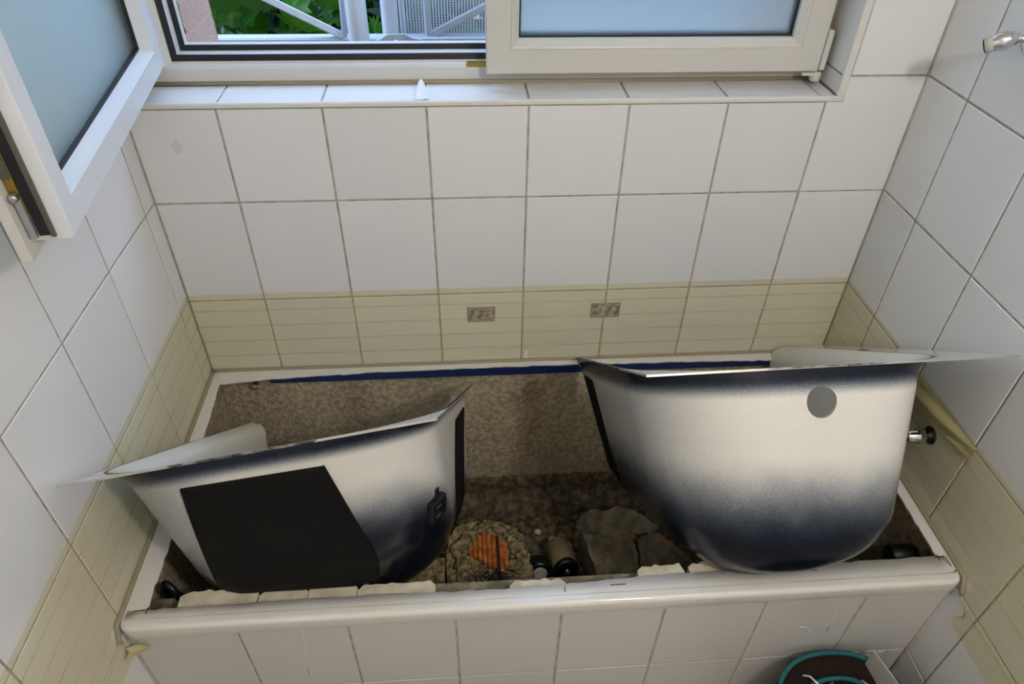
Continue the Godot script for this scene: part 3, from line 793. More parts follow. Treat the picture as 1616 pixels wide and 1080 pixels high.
func shell_mesh(h: Half, off: float, hole: bool, flip: bool) -> SurfaceTool:
	var st := begin(true)
	var ns := 72; var nt := 40
	var emit := func(pts: Array, uvs: Array):
		var q := [0, 2, 1]
		if flip: q = [0, 1, 2]
		for k in q: st.set_uv(uvs[k]); st.add_vertex(pts[k])
	var four := func(a, b, c, d):      # each [s, t]
		var P := []; var Q := []
		for k in [a, b, c, d]: P.append(h.at(k[0], k[1], off)); Q.append(Vector2(h.u_of(k[0]), k[1] * 0.9))
		emit.call([P[0], P[1], P[2]], [Q[0], Q[1], Q[2]]); emit.call([P[0], P[2], P[3]], [Q[0], Q[2], Q[3]])
	for j in nt:
		for i in ns:
			if hole and i >= 33 and i < 39 and j >= 1 and j < 9: continue
			var s0 := float(i) / ns; var s1 := float(i + 1) / ns; var t0 := float(j) / nt; var t1 := float(j + 1) / nt
			four.call([s0, t0], [s1, t0], [s1, t1], [s0, t1])
	if hole:
		var ring := []
		for i in range(33, 39): ring.append([i / 72.0, 1 / 40.0])
		for j in range(1, 9): ring.append([39 / 72.0, j / 40.0])
		for i in range(39, 33, -1): ring.append([i / 72.0, 9 / 40.0])
		for j in range(9, 1, -1): ring.append([33 / 72.0, j / 40.0])
		for k in ring.size():
			var a = ring[k]; var b = ring[(k + 1) % ring.size()]
			var ca := circle_st(a); var cb := circle_st(b)
			four.call(a, b, cb, ca)
	# bottom drawn together towards the middle line
	var rows := []
	for c in 5:
		var row := []
		for i in ns + 1:
			var q := h.uvd(float(i) / ns, 1.0, off)
			var l := h.uvd(0, 1.0, off); var r := h.uvd(1, 1.0, off); var e := h.uvd(0.5, 1.0, off)
			var mid := Vector3((l.x + r.x) / 2, clampf(q.y, e.y + (r.x - l.x) / 2, h.L), q.z)
			q = q.lerp(mid, c / 4.0)
			row.append(h.local(q.x, q.y, q.z))
		rows.append(row)
	for c in 4:
		for i in ns:
			var uvs := [Vector2(h.u_of(float(i) / ns), 0.92), Vector2(h.u_of(float(i + 1) / ns), 0.92), Vector2(h.u_of(float(i + 1) / ns), 0.96)]
			emit.call([rows[c][i], rows[c][i + 1], rows[c + 1][i + 1]], uvs); emit.call([rows[c][i], rows[c + 1][i + 1], rows[c + 1][i]], uvs)
	return st

func circle_st(a: Array) -> Array:
	var an := atan2((a[1] - 0.130) / 0.1, (a[0] - 0.5) / 0.042)
	return [0.5 + 0.0235 * cos(an), 0.130 + 0.058 * sin(an)]

func patch(h: Half, c: Array, nx: int, ny: int, lift: float, inner := false) -> SurfaceTool:   # a mat following the shell; c: four [s, t]
	var st := begin(true)
	var top := []; var n := func(a, b, f): return [lerpf(a[0], b[0], f), lerpf(a[1], b[1], f)]
	for j in ny + 1:
		var row := []
		for i in nx + 1:
			var q = n.call(n.call(c[0], c[1], float(i) / nx), n.call(c[3], c[2], float(i) / nx), float(j) / ny)
			row.append(h.at(q[0], q[1]) + h.normal(q[0], q[1]) * lift)
		top.append(row)
	var q0 = n.call(c[0], c[2], 0.5)
	var out := h.normal(q0[0], q0[1])
	var flip: bool = (top[0][1] - top[0][0]).cross(top[1][0] - top[0][0]).dot(out) < 0
	sheet(st, top, flip)
	# skirt down to the shell
	var edge := []; var low := []
	var walk := []
	for i in nx: walk.append([float(i) / nx, 0.0])
	for j in ny: walk.append([1.0, float(j) / ny])
	for i in nx: walk.append([1.0 - float(i) / nx, 1.0])
	for j in ny + 1: walk.append([0.0, 1.0 - float(j) / ny])
	for k in walk:
		var q = n.call(n.call(c[0], c[1], k[0]), n.call(c[3], c[2], k[0]), k[1])
		edge.append(h.at(q[0], q[1]) + h.normal(q[0], q[1]) * lift); low.append(h.at(q[0], q[1]) - h.normal(q[0], q[1]) * 0.001)
	var st2 := begin(false)
	sheet(st2, [edge, low], not flip)
	st2.generate_normals()
	st.generate_normals()
	var m := st.commit()
	var out_st := SurfaceTool.new(); out_st.begin(Mesh.PRIMITIVE_TRIANGLES)
	out_st.append_from(m, 0, Transform3D()); out_st.append_from(st2.commit(), 0, Transform3D())
	return out_st

func flange(h: Half, t: Node3D):
	var ss := []
	for i in 121: ss.append(i / 120.0)
	var inn := []; var outr := []
	for s in ss:
		var q := h.uvd(s, 0.0); inn.append(q)
		var o := Vector3(0, q.y, 0)
		if s >= 0.3 and s < 0.42:
			var a: float = PI / 2 * (s - 0.3) / 0.12
			var c := Vector2(q.x + h.p[9] * cos(a), q.y + h.p[9] * sin(a))
			var k := minf(c.x / maxf(cos(a), 1e-4), c.y / maxf(sin(a), 1e-4))
			o = Vector3(c.x - cos(a) * k, c.y - sin(a) * k, 0)
		elif s >= 0.42 and s < 0.58: o = Vector3(q.x, 0, 0)
		elif s >= 0.58 and s < 0.7:
			var a: float = PI / 2 * (s - 0.58) / 0.12
			var c := Vector2(q.x - h.p[10] * sin(a), q.y + h.p[10] * cos(a))
			var k := minf((h.w - c.x) / maxf(sin(a), 1e-4), c.y / maxf(cos(a), 1e-4))
			o = Vector3(c.x + sin(a) * k, c.y - cos(a) * k, 0)
		elif s >= 0.7: o = Vector3(h.w, q.y, 0)
		outr.append(o)
	# the exact corners
	for cn in [Vector3(0, 0, 0), Vector3(h.w, 0, 0)]:
		var best := 0
		for i in outr.size():
			if outr[i].distance_to(cn) < outr[best].distance_to(cn): best = i
		outr[best] = cn
	var T := []; var B := []; var Tо := []; var Bo := []
	for i in ss.size():
		var wob := 0.0
		T.append(h.local(inn[i].x, inn[i].y, 0.0)); Tо.append(h.local(outr[i].x, outr[i].y, wob * 0.3))
		B.append(h.local(inn[i].x, inn[i].y, 0.0035)); Bo.append(h.local(outr[i].x, outr[i].y, 0.0035))
	var st := begin(true); sheet(st, [Tо, T], false); put(st, "flange", M.enamel, t)
	st = begin(true); sheet(st, [B, Bo], false); put(st, "flange_underside", M.navy, t)
	st = begin(); sheet(st, [Bo, Tо], false); put(st, "cut_edge", M.raw_steel, t)
	# sawn end of the half
	var a := []; var b := []
	for side in [0.0, 1.0]:
		a = []; b = []; st = begin()
		for j in 31: a.append(h.at(side, j / 30.0, 0.0)); b.append(h.at(side, j / 30.0, 0.004))
		sheet(st, [a, b], side > 0.5); put(st, "cut_edge", M.raw_steel, t)

func spray(kind: int, h: Half) -> ImageTexture:      # white coat sprayed thinly over the dark blue ground coat of the underside
	var nx := 1536; var ny := 480
	var data := PackedByteArray(); data.resize(nx * ny * 3)
	var r := RandomNumberGenerator.new(); r.seed = 90 + kind
	var nz := FastNoiseLite.new(); nz.seed = 12 + kind; nz.frequency = 0.010; nz.fractal_octaves = 2
	var sv := PackedFloat32Array(); var lowv := PackedFloat32Array(); var span_v := PackedFloat32Array(); var hold := PackedFloat32Array()
	for i in nx:
		var s := h.s_of((i + 0.5) / nx)
		sv.append(s)
		if kind == 0:
			lowv.append(lerpf(0.30, 0.31, clampf((s - 0.42) / 0.16, 0, 1)) )
			span_v.append(0.40); hold.append(lerpf(0.85, 1.0, smoothstep(0.27, 0.42, s)))
		else:
			var f := lerpf(0.42, 0.20, smoothstep(0.40, 0.60, s))
			if s > 0.64: f = lerpf(0.20, 0.40, smoothstep(0.64, 0.74, s))
			lowv.append(f); span_v.append(0.36); hold.append(lerpf(0.72, 1.0, smoothstep(0.37, 0.48, s)))
	for j in ny:
		var t := (j + 0.5) / ny / 0.9
		var top := smoothstep(0.032, 0.112, t) if kind == 0 else smoothstep(0.025, 0.095, t)
		for i in nx:
			var u := t + nz.get_noise_2d(i, j) * 0.02
			var c := (0.05 + 0.93 * top) * (1.0 - 0.985 * smoothstep(lowv[i], lowv[i] + span_v[i], u)) * hold[i]
			c = clampf(c + r.randf_range(-1, 1) * 0.34 * c * (1.05 - c), 0, 1)
			if c < 0.45 and r.randf() < 0.003: c += 0.35
			var k := (j * nx + i) * 3
			data[k] = int(lerpf(11, 226, pow(c, 1.08))); data[k + 1] = int(lerpf(16, 223, pow(c, 1.04))); data[k + 2] = int(lerpf(28, 215, c))
	# pale drag scratches on the skin
	var im := Image.create_from_data(nx, ny, false, Image.FORMAT_RGB8, data)
	for k in 30:
		var x := nx * h.u_of(r.randf_range(0.71, 0.80) if kind == 1 else r.randf_range(0.2, 0.34))
		var y := r.randf_range(0.05, 0.30) * ny
		for q in r.randi_range(10, 60):
			y += 1.0; x += r.randf_range(-0.3, 0.3)
			var px := clampi(int(x), 0, nx - 1); var py := clampi(int(y), 0, ny - 1)
			im.set_pixel(px, py, im.get_pixel(px, py).lerp(Color(0.9, 0.89, 0.85), 0.45))
	return ImageTexture.create_from_image(im)

func sprayed(kind: int, h: Half) -> StandardMaterial3D:
	var m := flat(Color.WHITE, 0.24, 0.0, 0.33); m.albedo_texture = spray(kind, h); m.texture_repeat = false
	m.clearcoat_enabled = true; m.clearcoat = 0.06; m.clearcoat_roughness = 0.1
	return m

func tubs():
	M.navy = flat(Color(0.10, 0.13, 0.20), 0.3)
	var R := Half.new()
	R.O = Vector3(0.9150, 0.4377, 0.5451); R.U = Vector3(0.9998, 0.0101, -0.0143); R.V = Vector3(-0.0049, -0.6225, -0.7826); R.N = Vector3(-0.0168, 0.7826, -0.6223)
	R.w = 0.6233; R.L = 0.682; R.p = [0.0024, 0.1114, 0.2477, 0.0902, 0.2023, -0.01, 0.3962, 0.1194, 0.1414, 0.1829, 0.1353]
	var t := thing("bathtub_half", "larger sawn-off bathtub half with a round overflow hole, propped upright on the front rim", "bathtub half", Vector3.ZERO, "sawn bathtub halves")
	R.measure(); put(shell_mesh(R, 0.0, true, false), "outer_shell", sprayed(0, R), t)
	put(shell_mesh(R, 0.004, true, true), "inner_lining", M.enamel, t)
	flange(R, t)
	var st := begin(true)
	var a := []; var b := []
	for k in 33:
		var an := TAU * k / 32.0
		a.append(R.at(0.5 + 0.0235 * cos(an), 0.130 + 0.058 * sin(an))); b.append(R.at(0.5 + 0.0235 * cos(an), 0.130 + 0.058 * sin(an), 0.004))
	sheet(st, [a, b]); put(st, "overflow_hole_edge", M.sealant, t)
	put(patch(R, [[0.02, 0.10], [0.075, 0.11], [0.05, 0.66], [0.0, 0.62]], 8, 12, 0.0035), "bitumen_pad", M.bitumen, t)
	st = begin(true)
	lathe(st, [[0.0, 0.0012], [0.007, 0.0010], [0.009, 0.0]], 14, Transform3D(Basis(R.U, R.N, R.U.cross(R.N)) * Basis.from_scale(Vector3(1.5, 1, 1)), R.local(0.553, 0.335, 0.0)))
	put(st, "burnt_drill_mark", M.rust, t)
	var Lh := Half.new()
	Lh.O = Vector3(0.0153, 0.3361, 0.6314); Lh.U = Vector3(0.9852, 0.17, -0.0226); Lh.V = Vector3(0.0902, -0.6252, -0.7753); Lh.N = Vector3(-0.1459, 0.7618, -0.6312)
	Lh.w = 0.5801; Lh.L = 0.7051; Lh.p = [0.0399, 0.0274, -0.05, 0.1512, 0.8663, -0.01, 0.3971, 0.1593, 0.2485, 0.1415, 0.1635]
	t = thing("bathtub_half", "smaller sawn-off bathtub half with a big black bitumen sheet, sunk tilted into the hole", "bathtub half", Vector3.ZERO, "sawn bathtub halves")
	Lh.measure(); put(shell_mesh(Lh, 0.0, false, false), "outer_shell", sprayed(1, Lh), t)
	put(shell_mesh(Lh, 0.004, false, true), "inner_lining", M.enamel, t)
	flange(Lh, t)
	put(patch(Lh, [[0.415, 0.10], [0.585, 0.11], [0.605, 0.71], [0.378, 0.66]], 16, 16, 0.0035), "bitumen_pad", M.bitumen, t)
	put(patch(Lh, [[0.865, 0.15], [0.975, 0.13], [0.90, 0.72], [0.750, 0.70]], 8, 12, 0.0035), "bitumen_pad", M.bitumen, t)
	# moulded foot bracket on the rounded corner
	var c := Lh.at(0.666, 0.46); var n := Lh.normal(0.666, 0.46)
	var up := (Lh.at(0.672, 0.36) - c); up = (up - n * up.dot(n)).normalized()
	var sd := up.cross(n)
	var bb := Basis(sd, up, n)
	st = begin(); box(st, c + n * 0.005, Vector3(0.044, 0.046, 0.014), 0.002, bb); var br := put(st, "foot_bracket", M.rubber, t)
	st = begin(); box(st, c + n * 0.002 + up * 0.031 + sd * 0.004, Vector3(0.009, 0.022, 0.004), 0.001, bb); put(st, "tab", M.rubber, br)
	st = begin()
	for k in 2: box(st, c + n * 0.0122 + up * (0.010 - k * 0.022) - sd * 0.003, Vector3(0.013, 0.003, 0.0012), 0.0, bb)
	put(st, "slot", M.steel, br)

# ------------------------------------------------------------------ masking tape
func strip_mesh(a: float, b: float, y0: float, y1: float, place: Callable, lift: float, sd: float, torn := 0.0) -> SurfaceTool:
	var st := begin(true)
	var n := int((b - a) / 0.012) + 2
	var g := [[], [], [], []]
	for i in n + 1:
		var f := float(i) / n; var x := lerpf(a, b, f)
		var wob := noise.get_noise_2d(x * 9, sd) * 0.0012
		var e := noise.get_noise_2d(x * 50, sd + 4) * 0.00015
		for k in 4:
			var y := lerpf(y0, y1, k / 3.0)
			var xx := x
			if torn > 0.0 and i == 0: xx += noise.get_noise_2d(k * 7.0, sd) * torn
			if torn < 0.0 and i == n: xx += noise.get_noise_2d(k * 7.0, sd) * -torn
			g[k].append(place.call(xx, y + wob, lift + e))
	sheet(st, g)
	return st

func tape():
	var names := ["topmost", "second", "third", "fourth", "lowest"]
	var walls := [
		["window wall", 0.003, W - 0.003, func(x, y, l): return Vector3(x, y, l), 0.0],
		["wall beside the open window sash", 0.003, 1.16, func(x, y, l): return Vector3(l, y, x), 0.002],
		["wall with the tap stub", 0.003, 1.2, func(x, y, l): return Vector3(W - l, y, x), -0.006]]
	for w in walls:
		for k in 5:
			var y1: float = 0.2305 - 0.0452 * k + w[4]
			var y0: float = y1 - 0.0492
			if k == 4: y0 = 0.004
			var st := strip_mesh(w[1], w[2], y0, y1, w[3], 0.00085 + 0.00022 * k, k * 3.0 + w[2])
			tag(put(st, "masking_tape", M.tape, self), "yellow masking tape strip on the %s, %s of five" % [w[0], names[k]], "tape", "masking tape on the " + w[0])
	# short strips that run down past the end of the rim
	var pl: Callable = walls[1][3]; var pr: Callable = walls[2][3]
	tag(put(strip_mesh(0.690, 1.16, -0.045, 0.007, pl, 0.0016, 3.0, 0.01), "masking_tape", M.tape, self), "short upper masking tape strip below rim height beside the open sash", "tape", "short tape past the rim")
	tag(put(strip_mesh(0.672, 1.16, -0.100, -0.041, pl, 0.0018, 8.0, 0.02), "masking_tape", M.tape, self), "short lower masking tape strip ending at the crumpled rim corner", "tape", "short tape past the rim")
	tag(put(strip_mesh(0.690, 1.2, -0.052, 0.002, pr, 0.0016, 13.0, 0.02), "masking_tape", M.tape, self), "short upper masking tape strip below rim height on the tap wall", "tape", "short tape past the rim")
	tag(put(strip_mesh(0.700, 1.2, -0.108, -0.048, pr, 0.0018, 17.0, 0.05), "masking_tape", M.tape, self), "short torn masking tape strip on the tap wall above the tool bag", "tape", "short tape past the rim")
	# wrinkled tape peeling round the tap
	var st := begin(true)
	var g := []
	for j in 15:
		var row := []
		for i in 25:
			var z := lerpf(0.335, 0.545, i / 24.0); var f := j / 14.0
			var y := lerpf(0.222, lerpf(0.150, 0.185, i / 24.0), f)
			var fold := sin(f * 9.0 + z * 24.0) * 0.5 + 0.5
			row.append(Vector3(W - 0.004 - 0.012 * fold * sin(PI * f) * sin(PI * clampf(i / 24.0, 0.02, 0.98)) - 0.002 * noise.get_noise_2d(i * 2.0, j * 2.0), y, z))
		g.append(row)
	sheet(st, g, true)
	tag(put(st, "peeling_tape", M.tape_thick, self), "wrinkled loose sheet of masking tape bulging off the wall above the tap stub", "tape")
	st = begin(true)
	sheet(st, [[Vector3(0.006, -0.055, 0.684), Vector3(0.012, -0.06, 0.69), Vector3(0.004, -0.07, 0.70)], [Vector3(0.02, -0.058, 0.676), Vector3(0.030, -0.066, 0.680), Vector3(0.018, -0.082, 0.682)], [Vector3(0.026, -0.075, 0.6665), Vector3(0.034, -0.085, 0.6665), Vector3(0.026, -0.095, 0.6665)]])
	tag(put(st, "tape_end", M.tape_thick, self), "crumpled masking tape end stuck at the corner under the rim", "tape")
	st = begin(true)
	sheet(st, [[Vector3(0.548, 0.6735, -0.008), Vector3(0.562, 0.6735, -0.005), Vector3(0.576, 0.6735, -0.010)], [Vector3(0.551, 0.680, -0.038), Vector3(0.563, 0.683, -0.040), Vector3(0.573, 0.678, -0.042)], [Vector3(0.556, 0.690, -0.060), Vector3(0.561, 0.694, -0.062), Vector3(0.566, 0.688, -0.060)]])
	tag(put(st, "tape_scrap", M.paper, self), "pointed white scrap of tape standing up on the window sill tiles", "tape")
	st = begin(true)
	sheet(st, [[Vector3(0.7755, 0.008, 0.003), Vector3(0.787, 0.007, 0.003)], [Vector3(0.776, 0.022, 0.006), Vector3(0.786, 0.024, 0.007)], [Vector3(0.779, 0.034, 0.004), Vector3(0.788, 0.036, 0.004)]])
	tag(put(st, "tape_scrap", M.paper, self), "small white paper scrap stuck to the taped tiles just over the back rim", "tape")

# ------------------------------------------------------------------ fittings on the walls
func fittings():
	for k in [[0.638, 0.704, 0.131, 0.174, "grey glue patch left of a soap dish on the taped tiles, nearer the open sash"], [0.938, 1.008, 0.132, 0.175, "grey glue patch across a tile joint on the taped tiles, nearer the overflow hole"]]:
		var lab: String = k[4].replace(" left of a soap dish", " of a removed holder")
		var t := thing("glue_patch", lab, "glue patch", Vector3(k[0], k[2], 0.0015), "glue patches on the window wall")
		var w: float = k[1] - k[0]; var h: float = k[3] - k[2]
		var st := begin(); span(st, Vector3(0, 0, 0), Vector3(w, h, 0.0010), 0.0004); put(st, "pad", M.residue, t)
		st = begin()
		for q in [[0, 0, w, 0.004], [0, h - 0.004, w, h], [0, 0, 0.003, h], [w - 0.003, 0, w, h]]: span(st, Vector3(q[0], q[1], 0.0), Vector3(q[2], q[3], 0.0022), 0.0005)
		put(st, "glue_border", M.sealant, t)
	var t := thing("tap_stub", "short chrome tap connection sticking out of the wall beside the larger tub half", "tap", Vector3(W, 0.142, 0.437))
	var out := Basis(Vector3(0, 0, 1), PI / 2)
	var st := begin(true); lathe(st, [[0.0, 0.052], [0.010, 0.052], [0.011, 0.050], [0.011, 0.030], [0.014, 0.028], [0.014, 0.016], [0.011, 0.014], [0.011, 0.0]], 20, Transform3D(out, Vector3.ZERO)); put(st, "nipple", M.chrome, t)
	st = begin(); lathe(st, [[0.0, 0.028], [0.0165, 0.028], [0.0165, 0.017], [0.0, 0.017]], 6, Transform3D(out, Vector3.ZERO)); put(st, "hex_nut", M.chrome, t)
	st = begin(true); lathe(st, [[0.0, 0.0042], [0.017, 0.0042], [0.019, 0.002], [0.019, 0.0]], 20, Transform3D(out, Vector3.ZERO)); put(st, "dark_socket", M.rubber, t)
	t = thing("shower_holder", "small chrome hand shower holder on the wall above the tap, pointing into the bath", "shower holder", Vector3(W, 0.845, 0.232))
	st = begin(true); lathe(st, [[0.0, 0.012], [0.018, 0.012], [0.022, 0.008], [0.023, 0.0]], 24, Transform3D(out, Vector3.ZERO)); put(st, "wall_plate", M.chrome, t)
	st = begin(true); tube(st, [Vector3(-0.008, 0, 0), Vector3(-0.02, 0.004, 0.0), Vector3(-0.032, 0.006, -0.002)], 0.006, 14); put(st, "neck", M.chrome, t)
	var tip := Vector3(-0.069, -0.010, -0.017); var root := Vector3(-0.026, 0.009, -0.003)
	st = begin(true); lathe(st, [[0.0, 0.051], [0.010, 0.051], [0.0118, 0.049], [0.0118, 0.041], [0.0128, 0.039], [0.0150, 0.030], [0.0145, 0.020], [0.011, 0.010], [0.006, 0.002], [0.0, 0.0]], 26, along(root, tip)); put(st, "socket", M.chrome, t)
	st = begin(true); lathe(st, [[0.0105, 0.0515], [0.0122, 0.0510], [0.0122, 0.0415], [0.0116, 0.041]], 26, along(root, tip)); put(st, "collar", M.white_plastic, t)

# ------------------------------------------------------------------ tool bag on the floor
func tools():
	var t := thing("tool_bag", "open dark tool bag with teal piping standing on the floor against the bath front", "bag", Vector3(1.362, FLOOR, 0.83))
	var top := -0.25 - FLOOR
	var rim := func(f: float, inset: float, y: float):
		var a := TAU * f
		var cx := signf(cos(a)) * pow(absf(cos(a)), 0.8); var sz := signf(sin(a)) * pow(absf(sin(a)), 0.8)
		return Vector3((0.142 - inset) * cx, y + 0.006 * sin(a * 3.0), (0.150 - inset) * sz)
	var st := begin(true); var g := []
	for k in [[0.02, 0.0], [0.004, 0.03], [0.0, 0.14], [0.0, top - 0.01], [0.004, top], [0.010, top - 0.004], [0.012, 0.14], [0.02, 0.04]]:
		var row := []
		for i in 49: row.append(rim.call(i / 48.0, k[0], k[1]))
		g.append(row)
	sheet(st, g, false); put(st, "canvas_body", M.felt, t)
	st = begin(true); g = [[], []]
	for i in 49: g[0].append(rim.call(i / 48.0, 0.02, 0.04)); g[1].append(rim.call(i / 48.0, 0.15, 0.04))
	sheet(st, g, false); put(st, "bottom", M.black, t)
	st = begin(true); var p := []
	for i in 48: p.append(rim.call(i / 48.0, 0.004, top + 0.003))
	tube(st, p, 0.0052, 10, true); put(st, "piping", M.teal, t)
	# inner pocket flap with its own piping
	st = begin(true); g = [[], [], []]; p = []
	for i in 25:
		var f := lerpf(0.56, 0.93, i / 24.0)
		g[0].append(rim.call(f, 0.010, top - 0.006)); g[1].append(rim.call(f, 0.050, top - 0.012)); g[2].append(rim.call(f, 0.054, top - 0.12)); p.append(rim.call(f, 0.051, top - 0.011))
	sheet(st, g, false); put(st, "inner_pocket", M.felt, t)
	st = begin(true); tube(st, p, 0.005, 10); put(st, "pocket_piping", M.teal, t)
	st = begin(true)
	var hd := []
	for i in 15:
		var a := PI * i / 14.0
		hd.append(Vector3(-0.139 - 0.012 * sin(a), top - 0.07 + 0.068 * sin(a), 0.005 - 0.055 * cos(a)))
	tube(st, hd, 0.006, 8); put(st, "handle", M.teal, t)
	# things carried in it
	var b := thing("spray_can", "black can with a domed dark cap standing in the tool bag", "can", Vector3(1.372, FLOOR + 0.045, 0.775))
	st = begin(true); lathe(st, [[0.0, 0.215], [0.026, 0.215], [0.030, 0.205], [0.030, 0.004], [0.026, 0.0], [0.0, 0.0]], 26); put(st, "body", M.dark_green, b)
	st = begin(true); lathe(st, [[0.0, 0.262], [0.010, 0.260], [0.019, 0.250], [0.024, 0.235], [0.025, 0.2155], [0.0, 0.2155]], 26); put(st, "cap", M.black, b)
	b = thing("hook_tool", "thin bent steel hook tool lying across the tool bag opening", "tool", Vector3(1.335, -0.262, 0.775))
	st = begin(true); tube(st, [Vector3(-0.040, 0.012, -0.052), Vector3(-0.026, 0.014, -0.048), Vector3(-0.014, 0.010, -0.034), Vector3(-0.008, 0.004, -0.018), Vector3(-0.006, -0.008, 0.03), Vector3(-0.004, -0.12, 0.06)], 0.0026, 8); put(st, "shank", M.steel, b)
	st = begin(true); tube(st, [Vector3(-0.009, 0.006, -0.021), Vector3(0.004, 0.009, -0.026), Vector3(0.017, 0.012, -0.034)], 0.0022, 8); put(st, "prong", M.steel, b)
	b = thing("wire_loop", "bent steel wire loop beside the domed cap in the tool bag", "tool", Vector3(1.412, -0.255, 0.768))
	st = begin(true); p = []
	for i in 14: p.append(Vector3(0.016 * sin(PI * i / 13.0), 0.004 + 0.004 * sin(PI * i / 13.0), -0.028 + 0.056 * i / 13.0))
	p.append(Vector3(0.0, -0.12, 0.04)); tube(st, p, 0.0022, 8); put(st, "wire", M.steel, b)
	b = thing("metal_channel", "off-white metal channel piece standing upright at the end of the tool bag", "channel", Vector3(1.462, FLOOR + 0.045, 0.745))
	var bs := Basis(Vector3.UP, 0.25)
	st = begin()
	box(st, Vector3(-0.012, 0.145, 0.0), Vector3(0.003, 0.29, 0.085), 0.0006, bs); put(st, "web", M.white_plastic, b)
	st = begin(); box(st, Vector3(0.004, 0.1375, 0.0385), Vector3(0.032, 0.275, 0.003), 0.0006, bs); put(st, "side_leg", M.white_plastic, b)
	st = begin(); box(st, Vector3(-0.004, 0.142, -0.0420), Vector3(0.016, 0.284, 0.003), 0.0006, bs); put(st, "side_leg", M.white_plastic, b)
	b = thing("screwdriver", "black handled tool with a red grip between the white channel and the wall", "tool", Vector3(1.512, FLOOR + 0.045, 0.775))
	st = begin(true); lathe(st, [[0.0, 0.235], [0.010, 0.234], [0.016, 0.226], [0.017, 0.20], [0.015, 0.19], [0.0, 0.19]], 20); put(st, "pommel", M.black, b)
	st = begin(true); lathe(st, [[0.0, 0.19], [0.015, 0.19], [0.013, 0.15], [0.015, 0.10], [0.008, 0.09], [0.0, 0.09]], 20); put(st, "grip", M.red, b)
	st = begin(true); rod(st, Vector3(0, 0.0, 0), Vector3(0, 0.092, 0), 0.004, 10); put(st, "shaft", M.steel, b)

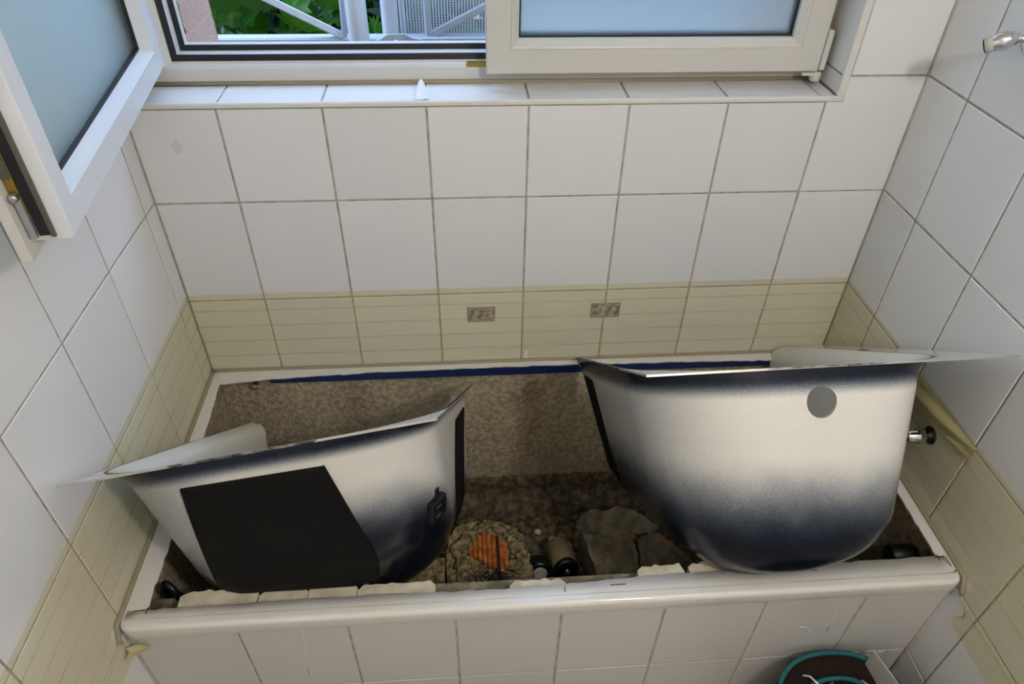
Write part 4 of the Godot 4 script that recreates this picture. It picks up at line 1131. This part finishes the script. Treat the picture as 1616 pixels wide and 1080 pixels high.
# ------------------------------------------------------------------ outside the window
func outside():
	# render on the outer reveal and face of the house
	var ow := struct("wall_outside")
	var st := begin(true)
	for pl in [[Vector3(0.0935, 0, -0.169), Vector3(0.0935, 0, -0.352), Vector3(1, 0, 0)], [Vector3(0.0935, 0, -0.364), Vector3(-0.60, 0, -0.364), Vector3(0, 0, -1)], [Vector3(1.332, 0, -0.352), Vector3(1.332, 0, -0.169), Vector3(-1, 0, 0)], [Vector3(2.2, 0, -0.364), Vector3(1.332, 0, -0.364), Vector3(0, 0, -1)]]:
		var g := []
		for j in 91:
			var row := []
			for i in 25:
				var q: Vector3 = pl[0].lerp(pl[1], i / 24.0); q.y = lerpf(0.62, 1.72, j / 90.0)
				q += pl[2] * (noise.get_noise_3d(q.x * 42, q.y * 42, q.z * 42) * 0.0055 - 0.0012)
				row.append(q)
			g.append(row)
		var fl: bool = (pl[1] - pl[0]).cross(Vector3.UP).dot(pl[2]) < 0
		sheet(st, g, fl)
	put(st, "stucco", M.stucco, ow)
	st = begin()
	span(st, Vector3(-0.60, 0.60, -0.362), Vector3(0.0925, 1.74, -0.1685)); span(st, Vector3(1.3335, 0.60, -0.362), Vector3(2.2, 1.74, -0.1685))
	span(st, Vector3(-0.6, 1.70, -0.365), Vector3(2.2, 2.3, -0.1685)); span(st, Vector3(-0.6, -3.0, -0.365), Vector3(2.2, 0.618, -0.361))
	put(st, "masonry", M.stucco, ow)
	# scaffold
	var s := thing("scaffold", "galvanised scaffold with round posts, braces and wire mesh outside the open window", "scaffold")
	for k in [[Vector3(0.392, 0, -0.50), 0.0255], [Vector3(0.458, 0, -0.66), 0.0225]]:
		st = begin(true); rod(st, Vector3(k[0].x, -2.6, k[0].z), Vector3(k[0].x, 2.6, k[0].z), k[1], 24); put(st, "post", M.galv, s)
	st = begin(); span(st, Vector3(-1.1, 0.572, -0.630), Vector3(2.3, 0.617, -0.590), 0.004); put(st, "ledger", M.galv, s)
	st = begin()
	prism(st, PackedVector2Array([Vector2(0.425, 0.585), Vector2(0.545, 0.585), Vector2(0.542, 0.612), Vector2(0.515, 0.618), Vector2(0.500, 0.627), Vector2(0.455, 0.627), Vector2(0.438, 0.616), Vector2(0.425, 0.612)]), -0.5905, -0.584)
	put(st, "coupler", M.galv, s)
	st = begin(true); lathe(st, [[0.0, 0.012], [0.008, 0.012], [0.009, 0.0]], 6, Transform3D(Basis.from_euler(Vector3(PI / 2, 0, 0)), Vector3(0.476, 0.607, -0.584))); put(st, "coupler_bolt", M.steel, s)
	var bars := [["strut", Vector3(0.342, 0.612, -0.60), Vector3(0.370, 1.25, -0.60), 0.013], ["brace", Vector3(0.340, 0.618, -0.60), Vector3(-0.35, 0.97, -0.60), 0.018], ["strut", Vector3(0.560, 0.612, -0.61), Vector3(0.555, 1.25, -0.61), 0.017], ["brace", Vector3(0.566, 0.618, -0.61), Vector3(1.10, 0.875, -0.61), 0.018], ["brace", Vector3(1.12, 0.875, -0.61), Vector3(1.60, 0.618, -0.61), 0.018]]
	for k in bars:
		st = begin(); var L: float = k[1].distance_to(k[2]); var xf := along(k[1], k[2])
		box(st, xf * Vector3(0, L / 2, 0), Vector3(k[3], L, k[3]), 0.002, xf.basis); put(st, k[0], M.galv, s)
	# wire mesh infill: thin uprights and crosswires, counted by nobody
	st = begin()
	for i in 190:
		var x := 0.492 + i * 0.0078
		span(st, Vector3(x, 0.30, -0.700), Vector3(x + 0.0046, 1.60, -0.697))
	for j in 200: span(st, Vector3(0.490, 0.30 + j * 0.0065, -0.7005), Vector3(1.98, 0.3008 + j * 0.0065, -0.6992))
	var ms := put(st, "wire_mesh", M.mesh_white, s); ms.set_meta("kind", "stuff")
	st = begin(true); rod(st, Vector3(0.489, 0.28, -0.69), Vector3(0.489, 1.62, -0.69), 0.008, 12); put(st, "mesh_frame", M.mesh_white, s)
	# tree with large lobed leaves, dense behind
	var tr := thing("tree", "leafy green tree with lobed leaves close outside behind the scaffold", "tree")
	var lm := leaf_mesh()
	var r := RandomNumberGenerator.new(); r.seed = 77
	for k in 240:
		var p := Vector3(r.randf_range(-0.35, 0.75), 0, r.randf_range(-1.5, -0.95))
		var mid := 0.62 + (p.z + 0.6) * 0.30
		p.y = mid + r.randf_range(-0.20, 0.30)
		if p.z > -1.15 and p.x > 0.22: continue
		var o := put(lm, "leaf", M.near_leaf[r.randi() % 3], tr)
		o.transform = Transform3D(Basis.from_euler(Vector3(r.randf_range(-1.1, 0.3) + 0.9, r.randf_range(-2.6, 2.6), r.randf_range(-0.7, 0.7))).scaled(Vector3.ONE * r.randf_range(0.6, 1.15)), p)
	st = begin(true)
	tube(st, [Vector3(-0.6, -3.4, -2.3), Vector3(-0.5, -1.2, -2.2), Vector3(-0.45, 0.0, -2.3), Vector3(-0.5, 0.9, -2.3), Vector3(-0.3, 1.8, -2.2)], 0.04, 10)
	tube(st, [Vector3(-0.46, 0.1, -2.3), Vector3(-0.2, 0.25, -1.8), Vector3(0.2, 0.30, -1.5), Vector3(0.5, 0.35, -1.4)], 0.010, 8)
	put(st, "branch", M.bark, tr)
	var mm := MultiMesh.new(); mm.transform_format = MultiMesh.TRANSFORM_3D; mm.use_colors = true; mm.mesh = lm; mm.instance_count = 9000
	for k in 9000:
		var p := Vector3(r.randf_range(-2.4, 3.4), r.randf_range(-2.6, 1.7), r.randf_range(-3.3, -1.5))
		mm.set_instance_transform(k, Transform3D(Basis.from_euler(Vector3(r.randf_range(-0.3, 1.4), r.randf_range(-3.1, 3.1), r.randf_range(-0.8, 0.8))).scaled(Vector3.ONE * r.randf_range(0.8, 1.7)), p))
		var v := r.randf_range(0.6, 1.5)
		mm.set_instance_color(k, Color(v * r.randf_range(0.8, 1.3), v, v * 0.8))
	var mi := MultiMeshInstance3D.new(); mi.multimesh = mm; mi.name = "foliage"; mi.set_meta("kind", "stuff")
	var fm: StandardMaterial3D = M.leaf[0].duplicate(); fm.vertex_color_use_as_albedo = true
	mi.material_override = fm; tr.add_child(mi)
	var gr := struct("ground")
	st = begin(); span(st, Vector3(-14, -3.7, -16), Vector3(14, -3.5, -0.37)); put(st, "lawn", M.ground, gr)

func leaf_mesh() -> Mesh:
	var st := begin(true)
	var lobes := [[0.0, 0.0], [0.018, 0.006], [0.046, -0.010], [0.044, 0.012], [0.072, 0.018], [0.054, 0.036], [0.084, 0.066], [0.058, 0.064], [0.052, 0.082], [0.030, 0.066], [0.038, 0.100], [0.018, 0.104], [0.0, 0.148]]
	var z := func(x, y): return -0.25 * absf(x) - 0.9 * y * y + 0.08 * absf(x) * sin(y * 60.0)
	var mid := Vector3(0, 0.045, z.call(0.0, 0.045))
	for sgn in [-1.0, 1.0]:
		for i in lobes.size() - 1:
			var a := Vector3(sgn * lobes[i][0], lobes[i][1], z.call(lobes[i][0], lobes[i][1])); var b := Vector3(sgn * lobes[i + 1][0], lobes[i + 1][1], z.call(lobes[i + 1][0], lobes[i + 1][1]))
			if sgn > 0: tri(st, mid, a, b)
			else: tri(st, mid, b, a)
	st.generate_normals()
	return st.commit()
